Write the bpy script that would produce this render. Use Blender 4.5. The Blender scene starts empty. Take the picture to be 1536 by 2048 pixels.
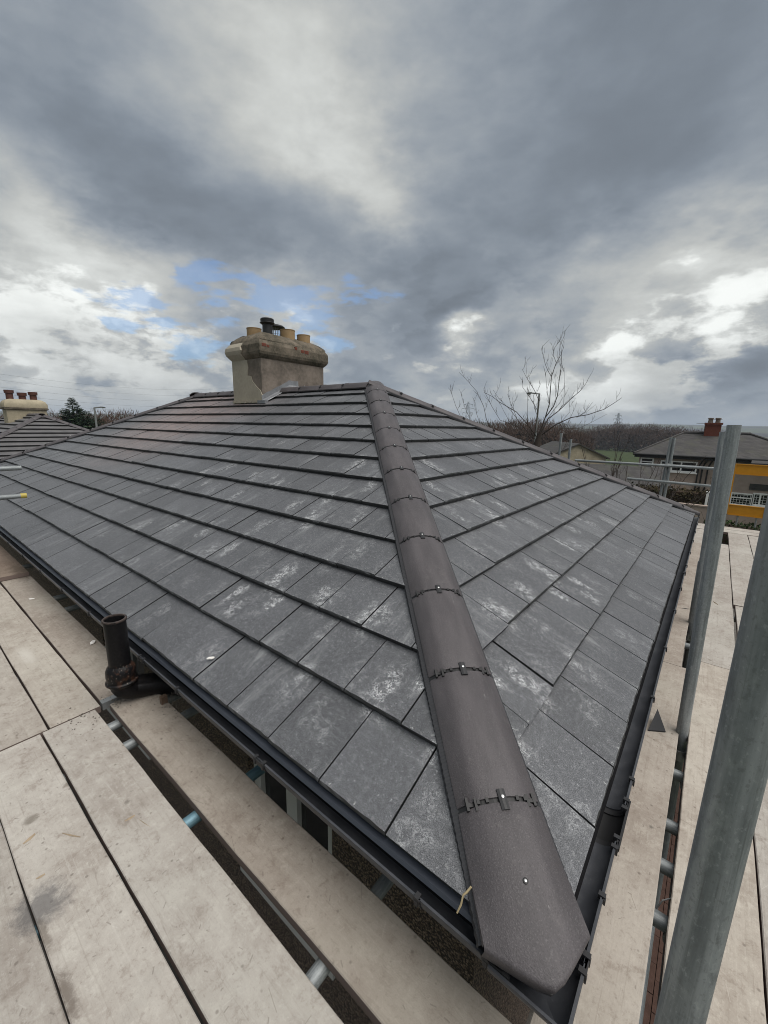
import bpy, bmesh, math, random
from mathutils import Vector, Matrix, noise as mnoise
R = random.Random(7)
PI = math.pi
scene = bpy.context.scene
COL = scene.collection

# ------------------------------------------------------------------ camera
F_PX = 819.44
CAM = Vector((0.12567, -0.81358, 1.22635))
FW = Vector((-0.6113626, 0.7638069, -0.2069654))
RT = Vector((0.7782112, 0.6277470, 0.0179176))
UP = Vector((-0.1436075, 0.1501087, 0.9781842))
cd = bpy.data.cameras.new('camera'); cam = bpy.data.objects.new('camera', cd); COL.objects.link(cam)
cd.sensor_fit = 'VERTICAL'; cd.sensor_height = 36.0; cd.lens = F_PX / 2048 * 36.0
cd.clip_start = 0.02; cd.clip_end = 20000
cam.matrix_world = Matrix(((RT.x, UP.x, -FW.x, CAM.x), (RT.y, UP.y, -FW.y, CAM.y), (RT.z, UP.z, -FW.z, CAM.z), (0, 0, 0, 1)))
scene.camera = cam

def ray(px, py):
    return FW + RT * ((px - 768) / F_PX) + UP * ((1024 - py) / F_PX)
def at_y(px, py, y):
    d = ray(px, py); return CAM + d * ((y - CAM.y) / d.y)
def at_z(px, py, z):
    d = ray(px, py); return CAM + d * ((z - CAM.z) / d.z)
def at_d(px, py, D):
    d = ray(px, py); return CAM + d * (D / math.hypot(d.x, d.y))

# ------------------------------------------------------------------ render / light
scene.render.engine = 'CYCLES'
scene.cycles.use_denoising = True
scene.cycles.filter_width = 1.0
scene.cycles.max_bounces = 6
scene.cycles.volume_bounces = 0
vs = scene.view_settings
vs.view_transform = 'Standard'; vs.look = 'None'; vs.gamma = 1.0; vs.use_curve_mapping = False
vs.exposure = 1.10
SUN_EL, SUN_AZ = math.radians(62), math.radians(5)      # azimuth measured from +X towards +Y
sd = bpy.data.lights.new('sun', 'SUN'); sun = bpy.data.objects.new('sun', sd); COL.objects.link(sun)
sd.energy = 1.5; sd.angle = math.radians(55); sd.color = (1.0, 0.955, 0.90)
sv = Vector((math.cos(SUN_EL) * math.cos(SUN_AZ), math.cos(SUN_EL) * math.sin(SUN_AZ), math.sin(SUN_EL)))
sun.rotation_euler = sv.to_track_quat('Z', 'Y').to_euler()

# ------------------------------------------------------------------ node helper
class NT:
    def __init__(s, nt): s.nt = nt
    def n(s, t, **kw):
        nd = s.nt.nodes.new(t)
        for k, v in kw.items(): setattr(nd, k, v)
        return nd
    def inp(s, sock, v):
        if v is None: return
        if isinstance(v, bpy.types.NodeSocket): s.nt.links.new(v, sock)
        else: sock.default_value = v
    def m(s, op, a, b=None, c=None, clamp=False):
        nd = s.n('ShaderNodeMath', operation=op, use_clamp=clamp)
        s.inp(nd.inputs[0], a); s.inp(nd.inputs[1], b); s.inp(nd.inputs[2], c)
        return nd.outputs[0]
    def vm(s, op, a, b=None, c=None):
        nd = s.n('ShaderNodeVectorMath', operation=op)
        s.inp(nd.inputs[0], a); s.inp(nd.inputs[1], b)
        if c is not None: s.inp(nd.inputs[2], c)
        return nd.outputs['Value'] if op in ('DOT_PRODUCT', 'LENGTH', 'DISTANCE') else nd.outputs[0]
    def sc(s, v, k):
        nd = s.n('ShaderNodeVectorMath', operation='SCALE'); s.inp(nd.inputs[0], v); s.inp(nd.inputs['Scale'], k); return nd.outputs[0]
    def noise(s, v, scale, detail=2.0, rough=0.5, dist=0.0, out=0):
        nd = s.n('ShaderNodeTexNoise'); s.inp(nd.inputs['Vector'], v)
        nd.inputs['Scale'].default_value = scale; nd.inputs['Detail'].default_value = detail
        nd.inputs['Roughness'].default_value = rough; nd.inputs['Distortion'].default_value = dist
        return nd.outputs[out]
    def voro(s, v, scale, out='Distance', feature='F1', rnd=1.0):
        nd = s.n('ShaderNodeTexVoronoi', feature=feature); s.inp(nd.inputs['Vector'], v)
        nd.inputs['Scale'].default_value = scale; nd.inputs['Randomness'].default_value = rnd
        return nd.outputs[out]
    def ss(s, v, a, b, lo=0.0, hi=1.0):
        nd = s.n('ShaderNodeMapRange', interpolation_type='SMOOTHSTEP'); s.inp(nd.inputs[0], v)
        for i, q in enumerate((a, b, lo, hi)): s.inp(nd.inputs[i + 1], q)
        return nd.outputs[0]
    def lin(s, v, a, b, lo, hi):
        nd = s.n('ShaderNodeMapRange'); s.inp(nd.inputs[0], v)
        for i, q in enumerate((a, b, lo, hi)): s.inp(nd.inputs[i + 1], q)
        return nd.outputs[0]
    def mix(s, f, a, b, mode='MIX'):
        nd = s.n('ShaderNodeMix', data_type='RGBA', blend_type=mode); nd.clamp_factor = True
        s.inp(nd.inputs[0], f)
        for sock, v in ((nd.inputs[6], a), (nd.inputs[7], b)):
            s.inp(sock, (v[0], v[1], v[2], 1.0) if isinstance(v, tuple) else v)
        return nd.outputs[2]
    def comb(s, x, y, z):
        nd = s.n('ShaderNodeCombineXYZ')
        for i, v in enumerate((x, y, z)): s.inp(nd.inputs[i], v)
        return nd.outputs[0]
    def sep(s, v):
        nd = s.n('ShaderNodeSeparateXYZ'); s.inp(nd.inputs[0], v); return nd.outputs

def new_mat(name):
    m = bpy.data.materials.new(name); m.use_nodes = True
    nt = m.node_tree; b = nt.nodes['Principled BSDF']
    return m, NT(nt), b
def col4(c): return (c[0], c[1], c[2], 1.0)
def bump(t, b, h, strength, dist):
    nd = t.n('ShaderNodeBump'); t.inp(nd.inputs['Height'], h)
    nd.inputs['Strength'].default_value = strength; nd.inputs['Distance'].default_value = dist
    t.nt.links.new(nd.outputs[0], b.inputs['Normal'])
def objco(t): return t.n('ShaderNodeTexCoord').outputs['Object']
def objrnd(t): return t.n('ShaderNodeObjectInfo').outputs['Random']
def wpos(t): return t.n('ShaderNodeNewGeometry').outputs['Position']

# ------------------------------------------------------------------ sky
world = bpy.data.worlds.new('World'); scene.world = world; world.use_nodes = True
def build_sky():
    nt = world.node_tree; nt.nodes.clear(); t = NT(nt)
    out = t.n('ShaderNodeOutputWorld'); bg = t.n('ShaderNodeBackground'); bg.inputs['Strength'].default_value = 0.1
    nt.links.new(bg.outputs[0], out.inputs[0])
    sky = t.n('ShaderNodeTexSky', sky_type='NISHITA'); sky.sun_disc = False
    sky.sun_elevation = SUN_EL; sky.sun_rotation = PI / 2 - SUN_AZ
    d = t.n('ShaderNodeTexCoord').outputs['Generated']
    x, y, z = t.sep(d)
    zz = t.m('MAXIMUM', z, 0.0)
    den = t.m('ADD', zz, 0.16)
    cp = t.comb(t.m('DIVIDE', x, den), t.m('DIVIDE', y, den), 0.0)          # the flat cloud layer seen in perspective
    n1 = t.noise(cp, 1.1, 8.0, 0.60, 0.15); n1c = t.noise(cp, 0.9, 4.0, 0.55, 0.0, out=1)
    lowco = t.vm('MULTIPLY', d, (1.0, 1.0, 2.1))
    n3 = t.noise(lowco, 6.0, 9.0, 0.60, 0.15); n4 = t.noise(lowco, 2.6, 9.0, 0.60, 0.1)
    high = t.ss(z, 0.06, 0.36)
    warp = t.sc(t.vm('SUBTRACT', n1c, (0.5, 0.5, 0.5)), 0.20)
    warp2 = t.sc(t.vm('SUBTRACT', t.noise(lowco, 5.0, 7.0, 0.62, 0.0, out=1), (0.5, 0.5, 0.5)), 0.20)
    dw = t.vm('ADD', t.vm('ADD', d, warp), warp2)
    def blob(px, py, sig):
        r = ray(px, py); cos2 = 1.0 / r.length_squared; r = r.normalized()
        s2 = (sig / F_PX) ** 2 * cos2 * 1.1
        dist = t.vm('DISTANCE', dw, tuple(r))
        return t.m('EXPONENT', t.m('MULTIPLY', t.m('MULTIPLY', dist, dist), -1.0 / s2))
    def field(lst, base):
        acc = base
        for px, py, sg, a in lst: acc = t.m('MULTIPLY_ADD', blob(px, py, sg), a, acc)
        return acc
    nz = t.m('ADD', t.m('MULTIPLY', t.m('MULTIPLY', t.m('SUBTRACT', n1, 0.5), 0.34), high), t.m('MULTIPLY', t.m('SUBTRACT', n4, 0.5), 0.42))
    nz = t.m('ADD', nz, t.m('MULTIPLY', t.m('MULTIPLY', t.m('SUBTRACT', n3, 0.5), 0.42), t.m('SUBTRACT', 1.0, t.m('MULTIPLY', high, 0.75))))
    g = t.m('ADD', nz, 0.675)
    DARK = [(1250, 230, 290, -.15), (1460, 320, 230, -.09), (1040, 400, 160, -.06), (850, 560, 120, -.10),
            (240, 300, 150, -.15), (400, 430, 115, -.13), (90, 150, 180, -.05), (540, 480, 110, -.05), (720, 470, 110, -.07),
            (1130, 680, 130, -.04), (1430, 750, 130, -.09), (10, 440, 70, -.07), (820, 700, 120, -.02)]
    LIGHT = [(610, 140, 80, .055), (680, 260, 75, .13), (760, 380, 65, .13), (530, 20, 70, .04), (100, 440, 100, .15),
             (190, 545, 110, .12), (60, 620, 120, .08), (1430, 645, 70, .27), (1245, 668, 40, .18), (1340, 500, 140, .15), (1130, 510, 110, .09),
             (1500, 510, 110, .14), (940, 680, 40, .26), (1180, 590, 120, .05), (330, 550, 110, .07), (1200, 795, 90, .10), (560, 600, 70, .08)]
    g = field(DARK + LIGHT, g)
    soft = t.ss(g, 0.42, 0.96, 0.475, 0.87)                                   # dark undersides roll over into bright tops
    g = t.m('ADD', soft, t.m('MULTIPLY', t.ss(g, 0.92, 1.20), 0.12))
    n5 = t.noise(t.vm('ADD', lowco, t.sc(t.vm('SUBTRACT', t.noise(lowco, 14.0, 4.0, 0.6, 0.0, out=1), (0.5, 0.5, 0.5)), 0.05)), 8.5, 9.0, 0.58, 0.0)
    CUM = [(1430, 648, 85, .22), (1250, 668, 40, .26), (930, 685, 60, .24), (1480, 560, 90, .14), (1330, 520, 120, .10), (80, 640, 160, .15), (330, 660, 120, .15), (560, 590, 110, .10), (180, 730, 120, .10), (1200, 790, 110, .14), (1330, 800, 80, .12), (1060, 800, 60, .08), (90, 470, 110, .10), (620, 700, 60, .12), (200, 810, 80, .1), (690, 390, 80, .06)]
    cu = t.m('ADD', n5, field(CUM, t.m('MULTIPLY', t.ss(z, 0.12, 0.42), -0.20)))
    cm = t.ss(cu, 0.59, 0.72)
    g = t.m('ADD', g, t.m('MULTIPLY', cm, 0.15))
    g = t.m('SUBTRACT', g, t.m('MULTIPLY', t.m('MULTIPLY', t.ss(n5, 0.52, 0.40), t.ss(z, 0.5, 0.15)), 0.05))
    g = t.m('MINIMUM', g, 0.985)
    lum = t.m('POWER', g, 2.2)
    tint = t.mix(t.ss(g, 0.50, 0.76), (0.855, 0.995, 1.17), (0.99, 1.015, 0.985))
    cl = t.vm('MULTIPLY', tint, t.comb(lum, lum, lum))
    cl = t.sc(cl, 5.0)                                                       # over the 0.1 strength and the exposure of 1
    # breaks in the cloud
    BLUE = [(440, 600, 58, .66), (270, 612, 48, .7), (180, 600, 40, .55), (540, 605, 45, .5), (640, 632, 55, .75), (365, 690, 48, .7), (640, 685, 40, .6), (590, 650, 40, .5), (720, 610, 45, .4)]
    bs = field(BLUE, 0.0)
    nbl = t.noise(t.vm('MULTIPLY', d, (1.0, 1.0, 3.6)), 7.5, 8.0, 0.6, 0.2)
    bm = t.m('ADD', bs, t.m('MULTIPLY', t.m('MULTIPLY', t.m('SUBTRACT', nbl, 0.5), -4.2), t.ss(bs, 0.05, 0.35)))
    bm = t.ss(bm, 0.30, 0.80)
    blue = t.vm('MULTIPLY', t.sc(sky.outputs[0], 0.62), (0.82, 1.0, 1.18))
    blue = t.mix(0.40, blue, cl)
    c = t.mix(t.m('MULTIPLY', bm, 0.95), cl, blue)
    nt.links.new(c, bg.inputs['Color'])
build_sky()

# ------------------------------------------------------------------ object helpers
def tag(o, label=None, cat=None, group=None, kind=None):
    if label: o['label'] = label
    if cat: o['category'] = cat
    if group: o['group'] = group
    if kind: o['kind'] = kind
    return o
def empty(name, loc, label=None, cat=None, group=None, parent=None):
    o = bpy.data.objects.new(name, None); COL.objects.link(o); o.location = loc; o.empty_display_size = 0.1
    if parent: o.parent = parent
    return tag(o, label, cat, group)
def link(name, me, parent=None, mw=None):
    o = bpy.data.objects.new(name, me); COL.objects.link(o)
    if mw is not None: o.matrix_world = mw
    if parent is not None:
        o.parent = parent; o.matrix_parent_inverse = PINV[parent.name] if parent.name in PINV else inv(parent)
    return o
PINV = {}
def world_of(o):
    m = o.matrix_basis.copy()
    while o.parent is not None:
        m = o.parent.matrix_basis @ o.matrix_parent_inverse @ m if False else (world_of(o.parent) @ o.matrix_parent_inverse @ m)
        break
    return m
def inv(o):
    m = world_of(o).inverted(); PINV[o.name] = m; return m

class MB:
    def __init__(s): s.v = []; s.f = []
    def add(s, vs, fs):
        k = len(s.v); s.v += [tuple(q) for q in vs]; s.f += [tuple(i + k for i in f) for f in fs]
    def quad(s, a, b, c, d): s.add((a, b, c, d), ((0, 1, 2, 3),))
    def box(s, lo, hi, M=None):
        x0, y0, z0 = lo; x1, y1, z1 = hi
        vs = [Vector(q) for q in ((x0, y0, z0), (x1, y0, z0), (x1, y1, z0), (x0, y1, z0), (x0, y0, z1), (x1, y0, z1), (x1, y1, z1), (x0, y1, z1))]
        if M is not None: vs = [M @ q for q in vs]
        s.add(vs, ((3, 2, 1, 0), (4, 5, 6, 7), (0, 1, 5, 4), (1, 2, 6, 5), (2, 3, 7, 6), (3, 0, 4, 7)))
    def loft(s, rings, cap=True, closed=True):
        n = len(rings[0]); vs = [q for r in rings for q in r]; fs = []
        for i in range(len(rings) - 1):
            for j in range(n if closed else n - 1):
                a = i * n + j; b = i * n + (j + 1) % n
                fs.append((a, b, b + n, a + n))
        if cap and closed:
            fs.append(tuple(range(n - 1, -1, -1))); fs.append(tuple(range((len(rings) - 1) * n, len(rings) * n)))
        s.add(vs, fs)
    def tube(s, pts, r, n=10, cap=True):
        pts = [Vector(q) for q in pts]; rings = []
        rs = r if isinstance(r, (list, tuple)) else [r] * len(pts)
        up = None
        for i, q in enumerate(pts):
            t = (pts[min(i + 1, len(pts) - 1)] - pts[max(i - 1, 0)]).normalized()
            if up is None:
                up = t.orthogonal().normalized()
            up = (up - t * up.dot(t)).normalized(); sd_ = t.cross(up)
            rings.append([q + (up * math.cos(2 * PI * j / n) + sd_ * math.sin(2 * PI * j / n)) * rs[i] for j in range(n)])
        s.loft(rings, cap)
    def lathe(s, prof, c=(0, 0, 0), n=20):
        c = Vector(c); rings = [[c + Vector((r * math.cos(2 * PI * j / n), r * math.sin(2 * PI * j / n), z)) for j in range(n)] for r, z in prof]
        s.loft(rings, cap=prof[0][0] > 1e-4)
    def mesh(s, name, mat, smooth=None):
        me = bpy.data.meshes.new(name); me.from_pydata(s.v, [], s.f); me.validate(verbose=False)
        if mat is not None: me.materials.append(mat)
        if smooth is not None:
            me.polygons.foreach_set('use_smooth', [True] * len(me.polygons))
            me.set_sharp_from_angle(angle=math.radians(smooth))
        me.update(); return me
    def build(s, name, mat, parent=None, smooth=None, mw=None, kind=None, label=None):
        o = link(name, s.mesh(name, mat, smooth), parent, mw)
        return tag(o, label, kind=kind)
def bevel(o, w, seg=1):
    b = o.modifiers.new('bevel', 'BEVEL'); b.width = w; b.segments = seg; b.limit_method = 'ANGLE'; return o
def frame(o, x, y, z):
    x, y, z, o = Vector(x), Vector(y), Vector(z), Vector(o)
    return Matrix(((x.x, y.x, z.x, o.x), (x.y, y.y, z.y, o.y), (x.z, y.z, z.z, o.z), (0, 0, 0, 1)))
def copy_tree(o, parent=None):
    c = o.copy(); COL.objects.link(c)
    if parent is not None: c.parent = parent
    for ch in [q for q in bpy.data.objects if q.parent == o]: copy_tree(ch, c)
    return c

# ------------------------------------------------------------------ house dimensions (eave corner of the tiles at the origin)
W, H, L = 7.1477, 1.7665, 11.9267
SL = H / (W / 2)                     # rise per metre
CT = 1 / math.sqrt(1 + SL * SL)      # cosine of the pitch
ST = SL * CT
GAUGE, COVER, TH = 0.277 / CT, 0.300, 0.034
DECK = -0.300
GROUND = -2.5

# ------------------------------------------------------------------ materials
def mat_tile(name, e1, e2, off, hipdir, nrm):
    m, t, b = new_mat(name)
    P = wpos(t)
    u = t.vm('DOT_PRODUCT', P, e1); v = t.vm('DOT_PRODUCT', P, e2)
    uv = t.comb(u, v, 0.0)
    row = t.m('FLOOR', t.m('DIVIDE', t.m('ADD', v, 0.002), GAUGE))
    shift = t.m('MULTIPLY', t.m('MODULO', row, 2.0), 0.15)
    colm = t.m('FLOOR', t.m('DIVIDE', t.m('SUBTRACT', t.m('SUBTRACT', u, off), shift), COVER))
    wn = t.n('ShaderNodeTexWhiteNoise', noise_dimensions='2D'); t.inp(wn.inputs['Vector'], t.comb(colm, row, 0.0))
    rnd = wn.outputs[0]
    fine = t.noise(uv, 330.0, 2.0, 0.7)
    gr2 = t.noise(uv, 110.0, 2.0, 0.6)
    mid = t.noise(uv, 7.0, 4.0, 0.6)
    stretch = t.noise(t.comb(t.m('MULTIPLY', u, 14.0), t.m('MULTIPLY', v, 2.2), rnd), 1.0, 4.0, 0.65, 0.4)
    base = t.mix(t.ss(fine, 0.30, 0.72), (0.034, 0.0355, 0.0395), (0.158, 0.163, 0.175))
    base = t.mix(t.ss(gr2, 0.60, 0.76), base, (0.283, 0.287, 0.300))
    base = t.mix(t.ss(gr2, 0.40, 0.24), base, (0.042, 0.045, 0.048))
    gr3 = t.noise(uv, 48.0, 3.0, 0.7)
    base = t.mix(t.m('MULTIPLY', t.ss(gr3, 0.52, 0.70), 0.45), base, (0.213, 0.217, 0.229)); base = t.mix(t.m('MULTIPLY', t.ss(gr3, 0.47, 0.33), 0.40), base, (0.045, 0.048, 0.051))
    k = t.m('ADD', t.lin(rnd, 0, 1, 0.88, 1.12), t.lin(mid, 0.25, 0.75, -0.12, 0.12))
    base = t.vm('MULTIPLY', base, t.comb(k, k, k))
    # pale cement dust rubbed along the tiles
    dust = t.m('MULTIPLY', t.ss(stretch, 0.50, 0.78), t.ss(t.noise(uv, 1.1, 3.0, 0.6), 0.42, 0.68))
    base = t.mix(t.m('MULTIPLY', dust, 0.55), base, (0.42, 0.435, 0.44))
    # boot scuffs: elongated cells near the hip, filled with broken wriggling strokes
    hipd = t.vm('DOT_PRODUCT', P, hipdir)
    zone = t.ss(t.m('ADD', hipd, t.m('MULTIPLY', t.m('SUBTRACT', mid, 0.5), 1.6)), 3.8, 0.7, 0.05, 1.0)
    zone = t.m('MULTIPLY', zone, t.ss(v, 3.3, 1.3, 0.25, 1.0))
    up_only = t.ss(v, 0.10, 0.40, 0.35, 1.0)
    wob = t.sc(t.vm('SUBTRACT', t.noise(uv, 6.0, 4.0, 0.65, 0.0, out=1), (0.5, 0.5, 0.5)), 0.26)
    wuv = t.vm('ADD', uv, wob)
    foot = 0.0
    for ang, sx, sy, thr in ((0.12, 5.0, 2.8, 0.50), (0.75, 6.6, 3.3, 0.58), (-0.5, 7.5, 4.0, 0.62)):
        mp = t.n('ShaderNodeMapping'); t.inp(mp.inputs[0], wuv); mp.inputs['Rotation'].default_value = (0, 0, ang); mp.inputs['Scale'].default_value = (sx, sy, 1.0); mp.inputs['Location'].default_value = (ang * 7, ang * 3, 0)
        vor = t.n('ShaderNodeTexVoronoi'); t.inp(vor.inputs['Vector'], mp.outputs[0]); vor.inputs['Scale'].default_value = 1.0
        vr = t.sep(vor.outputs['Color']); kp = t.m('MULTIPLY', t.ss(vr[0], thr, thr + 0.12), t.lin(vr[2], 0.0, 1.0, 0.12, 0.9))
        foot = t.m('MAXIMUM', foot, t.m('MULTIPLY', t.ss(vor.outputs['Distance'], 0.50, 0.16), kp))
    wr = t.noise(t.vm('MULTIPLY', wuv, (1.0, 0.75, 1.0)), 62.0, 3.0, 0.55, 1.3)
    lines = t.ss(t.m('ABSOLUTE', t.m('SUBTRACT', wr, 0.52)), 0.062, 0.018)
    brk = t.ss(t.noise(uv, 26.0, 3.0, 0.6), 0.40, 0.56)
    smear = t.m('MULTIPLY', t.ss(t.noise(wuv, 30.0, 5.0, 0.75), 0.50, 0.75), 0.30)
    sc = t.m('MULTIPLY', t.m('MULTIPLY', t.m('MAXIMUM', t.m('MULTIPLY', lines, brk), smear), foot), t.m('MULTIPLY', zone, up_only))
    base = t.mix(t.m('MULTIPLY', sc, 1.15, clamp=True), base, (0.60, 0.615, 0.625))
    # chips of lime close above the lower edges
    vf = t.m('MODULO', t.m('ADD', v, 0.001), GAUGE)
    edge = t.m('MULTIPLY', t.ss(vf, 0.055, 0.0), t.ss(t.noise(uv, 42.0, 4.0, 0.7), 0.60, 0.70))
    base = t.mix(t.m('MULTIPLY', t.m('MULTIPLY', edge, zone), 0.7), base, (0.55, 0.56, 0.55))
    # reddish brick dust by the chimney
    cd_ = t.vm('DISTANCE', P, (-7.0, 2.75, 1.36))
    red = t.m('MULTIPLY', t.ss(cd_, 2.3, 0.3), t.lin(mid, 0.3, 0.7, 0.3, 1.0))
    base = t.mix(t.m('MULTIPLY', red, 0.85), base, (0.27, 0.20, 0.185))
    tn = t.n('ShaderNodeNewGeometry').outputs['True Normal']
    base = t.mix(t.ss(t.vm('DOT_PRODUCT', tn, nrm), 0.88, 0.72), base, (0.022, 0.023, 0.024))      # bare cut edges without granules
    t.nt.links.new(base, b.inputs['Base Color'])
    b.inputs['Roughness'].default_value = 0.50; b.inputs['Specular IOR Level'].default_value = 0.5
    bump(t, b, t.m('ADD', fine, t.m('MULTIPLY', gr2, 1.2)), 0.55, 0.0016)
    return m
cth = (0, CT, ST)
M_TILE_S = mat_tile('tile_grey_south', (-1, 0, 0), (0, CT, ST), 0.5 - 0.3, (-0.7071, -0.7071, 0.0), (0, -ST, CT))
M_TILE_E = mat_tile('tile_grey_east', (0, 1, 0), (-CT, 0, ST), 0.439 - 0.3, (0.7071, 0.7071, 0.0), (ST, 0, CT))

def mat_plain(name, c, rough=0.6, spec=0.4, metal=0.0, var=0.25, scale=12.0, bump_d=0.0, bscale=60.0, c2=None, stretch=None, detail=5.0):
    m, t, b = new_mat(name)
    co = objco(t)
    if stretch: co = t.vm('MULTIPLY', co, stretch)
    co = t.vm('ADD', co, t.sc(t.comb(1.0, 1.7, 2.3), t.m('MULTIPLY', objrnd(t), 37.0)))
    n1 = t.noise(co, scale, detail, 0.62, 0.2); n2 = t.noise(co, scale * 6.3, 3.0, 0.6)
    c2 = c2 or tuple(q * 0.55 for q in c)
    f = t.ss(t.m('ADD', t.m('MULTIPLY', n1, 0.7), t.m('MULTIPLY', n2, 0.3)), 0.5 - 0.22, 0.5 + 0.22)
    colr = t.mix(f, tuple(q * (1 - var) + p * var for q, p in zip(c, c2)), tuple(min(q * (1 + var * 0.35), 0.95) for q in c))
    t.nt.links.new(colr, b.inputs['Base Color'])
    b.inputs['Roughness'].default_value = rough; b.inputs['Specular IOR Level'].default_value = spec; b.inputs['Metallic'].default_value = metal
    if bump_d: bump(t, b, t.noise(co, bscale, 4.0, 0.6), 0.6, bump_d)
    return m

def mat_hip():
    m, t, b = new_mat('hip_tile_brown_grey')
    co = t.vm('ADD', objco(t), t.sc(t.comb(1.0, 1.7, 2.3), t.m('MULTIPLY', objrnd(t), 37.0)))
    n1 = t.noise(t.vm('MULTIPLY', co, (1.2, 5.0, 3.0)), 3.0, 4.0, 0.6); n2 = t.noise(co, 260.0, 2.0, 0.6); n3 = t.noise(co, 22.0, 4.0, 0.65)
    c = t.mix(t.ss(n1, 0.3, 0.7), (0.062, 0.056, 0.060), (0.090, 0.081, 0.086))
    c = t.mix(t.m('MULTIPLY', t.ss(n2, 0.46, 0.30), 0.5), c, (0.04, 0.037, 0.038)); c = t.mix(t.m('MULTIPLY', t.ss(n2, 0.54, 0.72), 0.42), c, (0.165, 0.155, 0.157))
    c = t.mix(t.m('MULTIPLY', t.ss(n3, 0.60, 0.78), 0.45), c, (0.145, 0.134, 0.132))
    # a few pale scrapes along the tile
    sc_ = t.m('MULTIPLY', t.ss(t.noise(t.vm('MULTIPLY', co, (7.0, 34.0, 20.0)), 1.6, 4.0, 0.65), 0.66, 0.74), t.ss(t.noise(co, 4.0, 2.0), 0.5, 0.62))
    c = t.mix(t.m('MULTIPLY', sc_, 0.65), c, (0.36, 0.35, 0.345))
    t.nt.links.new(c, b.inputs['Base Color'])
    b.inputs['Roughness'].default_value = 0.55; b.inputs['Specular IOR Level'].default_value = 0.4
    bump(t, b, t.m('ADD', n2, n3), 0.7, 0.0018)
    return m
M_HIP = mat_hip()
M_BLACKP = mat_plain('black_plastic', (0.012, 0.012, 0.013), 0.5, 0.5, var=0.3, scale=30)
M_CLIP = mat_plain('clip_plastic', (0.020, 0.020, 0.022), 0.5, 0.5, var=0.3, scale=40)
M_ROLL = mat_plain('hip_roll_membrane', (0.035, 0.036, 0.04), 0.6, 0.35, var=0.4, scale=20)
M_SCREW = mat_plain('bright_screw', (0.75, 0.75, 0.74), 0.3, 0.5, metal=0.6, var=0.1)
M_DARK = mat_plain('underlay', (0.008, 0.008, 0.009), 0.9, 0.1)

def mat_gutter():
    m, t, b = new_mat('gutter_black')
    P = wpos(t)
    n = t.noise(P, 9.0, 5.0, 0.65); n2 = t.noise(P, 130.0, 3.0, 0.7)
    c = t.mix(t.ss(n, 0.35, 0.7), (0.038, 0.041, 0.048), (0.058, 0.061, 0.070))
    c = t.mix(t.m('MULTIPLY', t.m('MULTIPLY', t.ss(n2, 0.56, 0.70), t.ss(n, 0.45, 0.6)), 0.5), c, (0.11, 0.115, 0.12))
    t.nt.links.new(c, b.inputs['Base Color'])
    t.nt.links.new(t.lin(n, 0.3, 0.7, 0.34, 0.52), b.inputs['Roughness'])
    b.inputs['Specular IOR Level'].default_value = 0.5
    return m
M_GUT = mat_gutter()
M_TRAY = mat_plain('eaves_tray', (0.045, 0.052, 0.068), 0.4, 0.5, var=0.2, scale=6)

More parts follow.
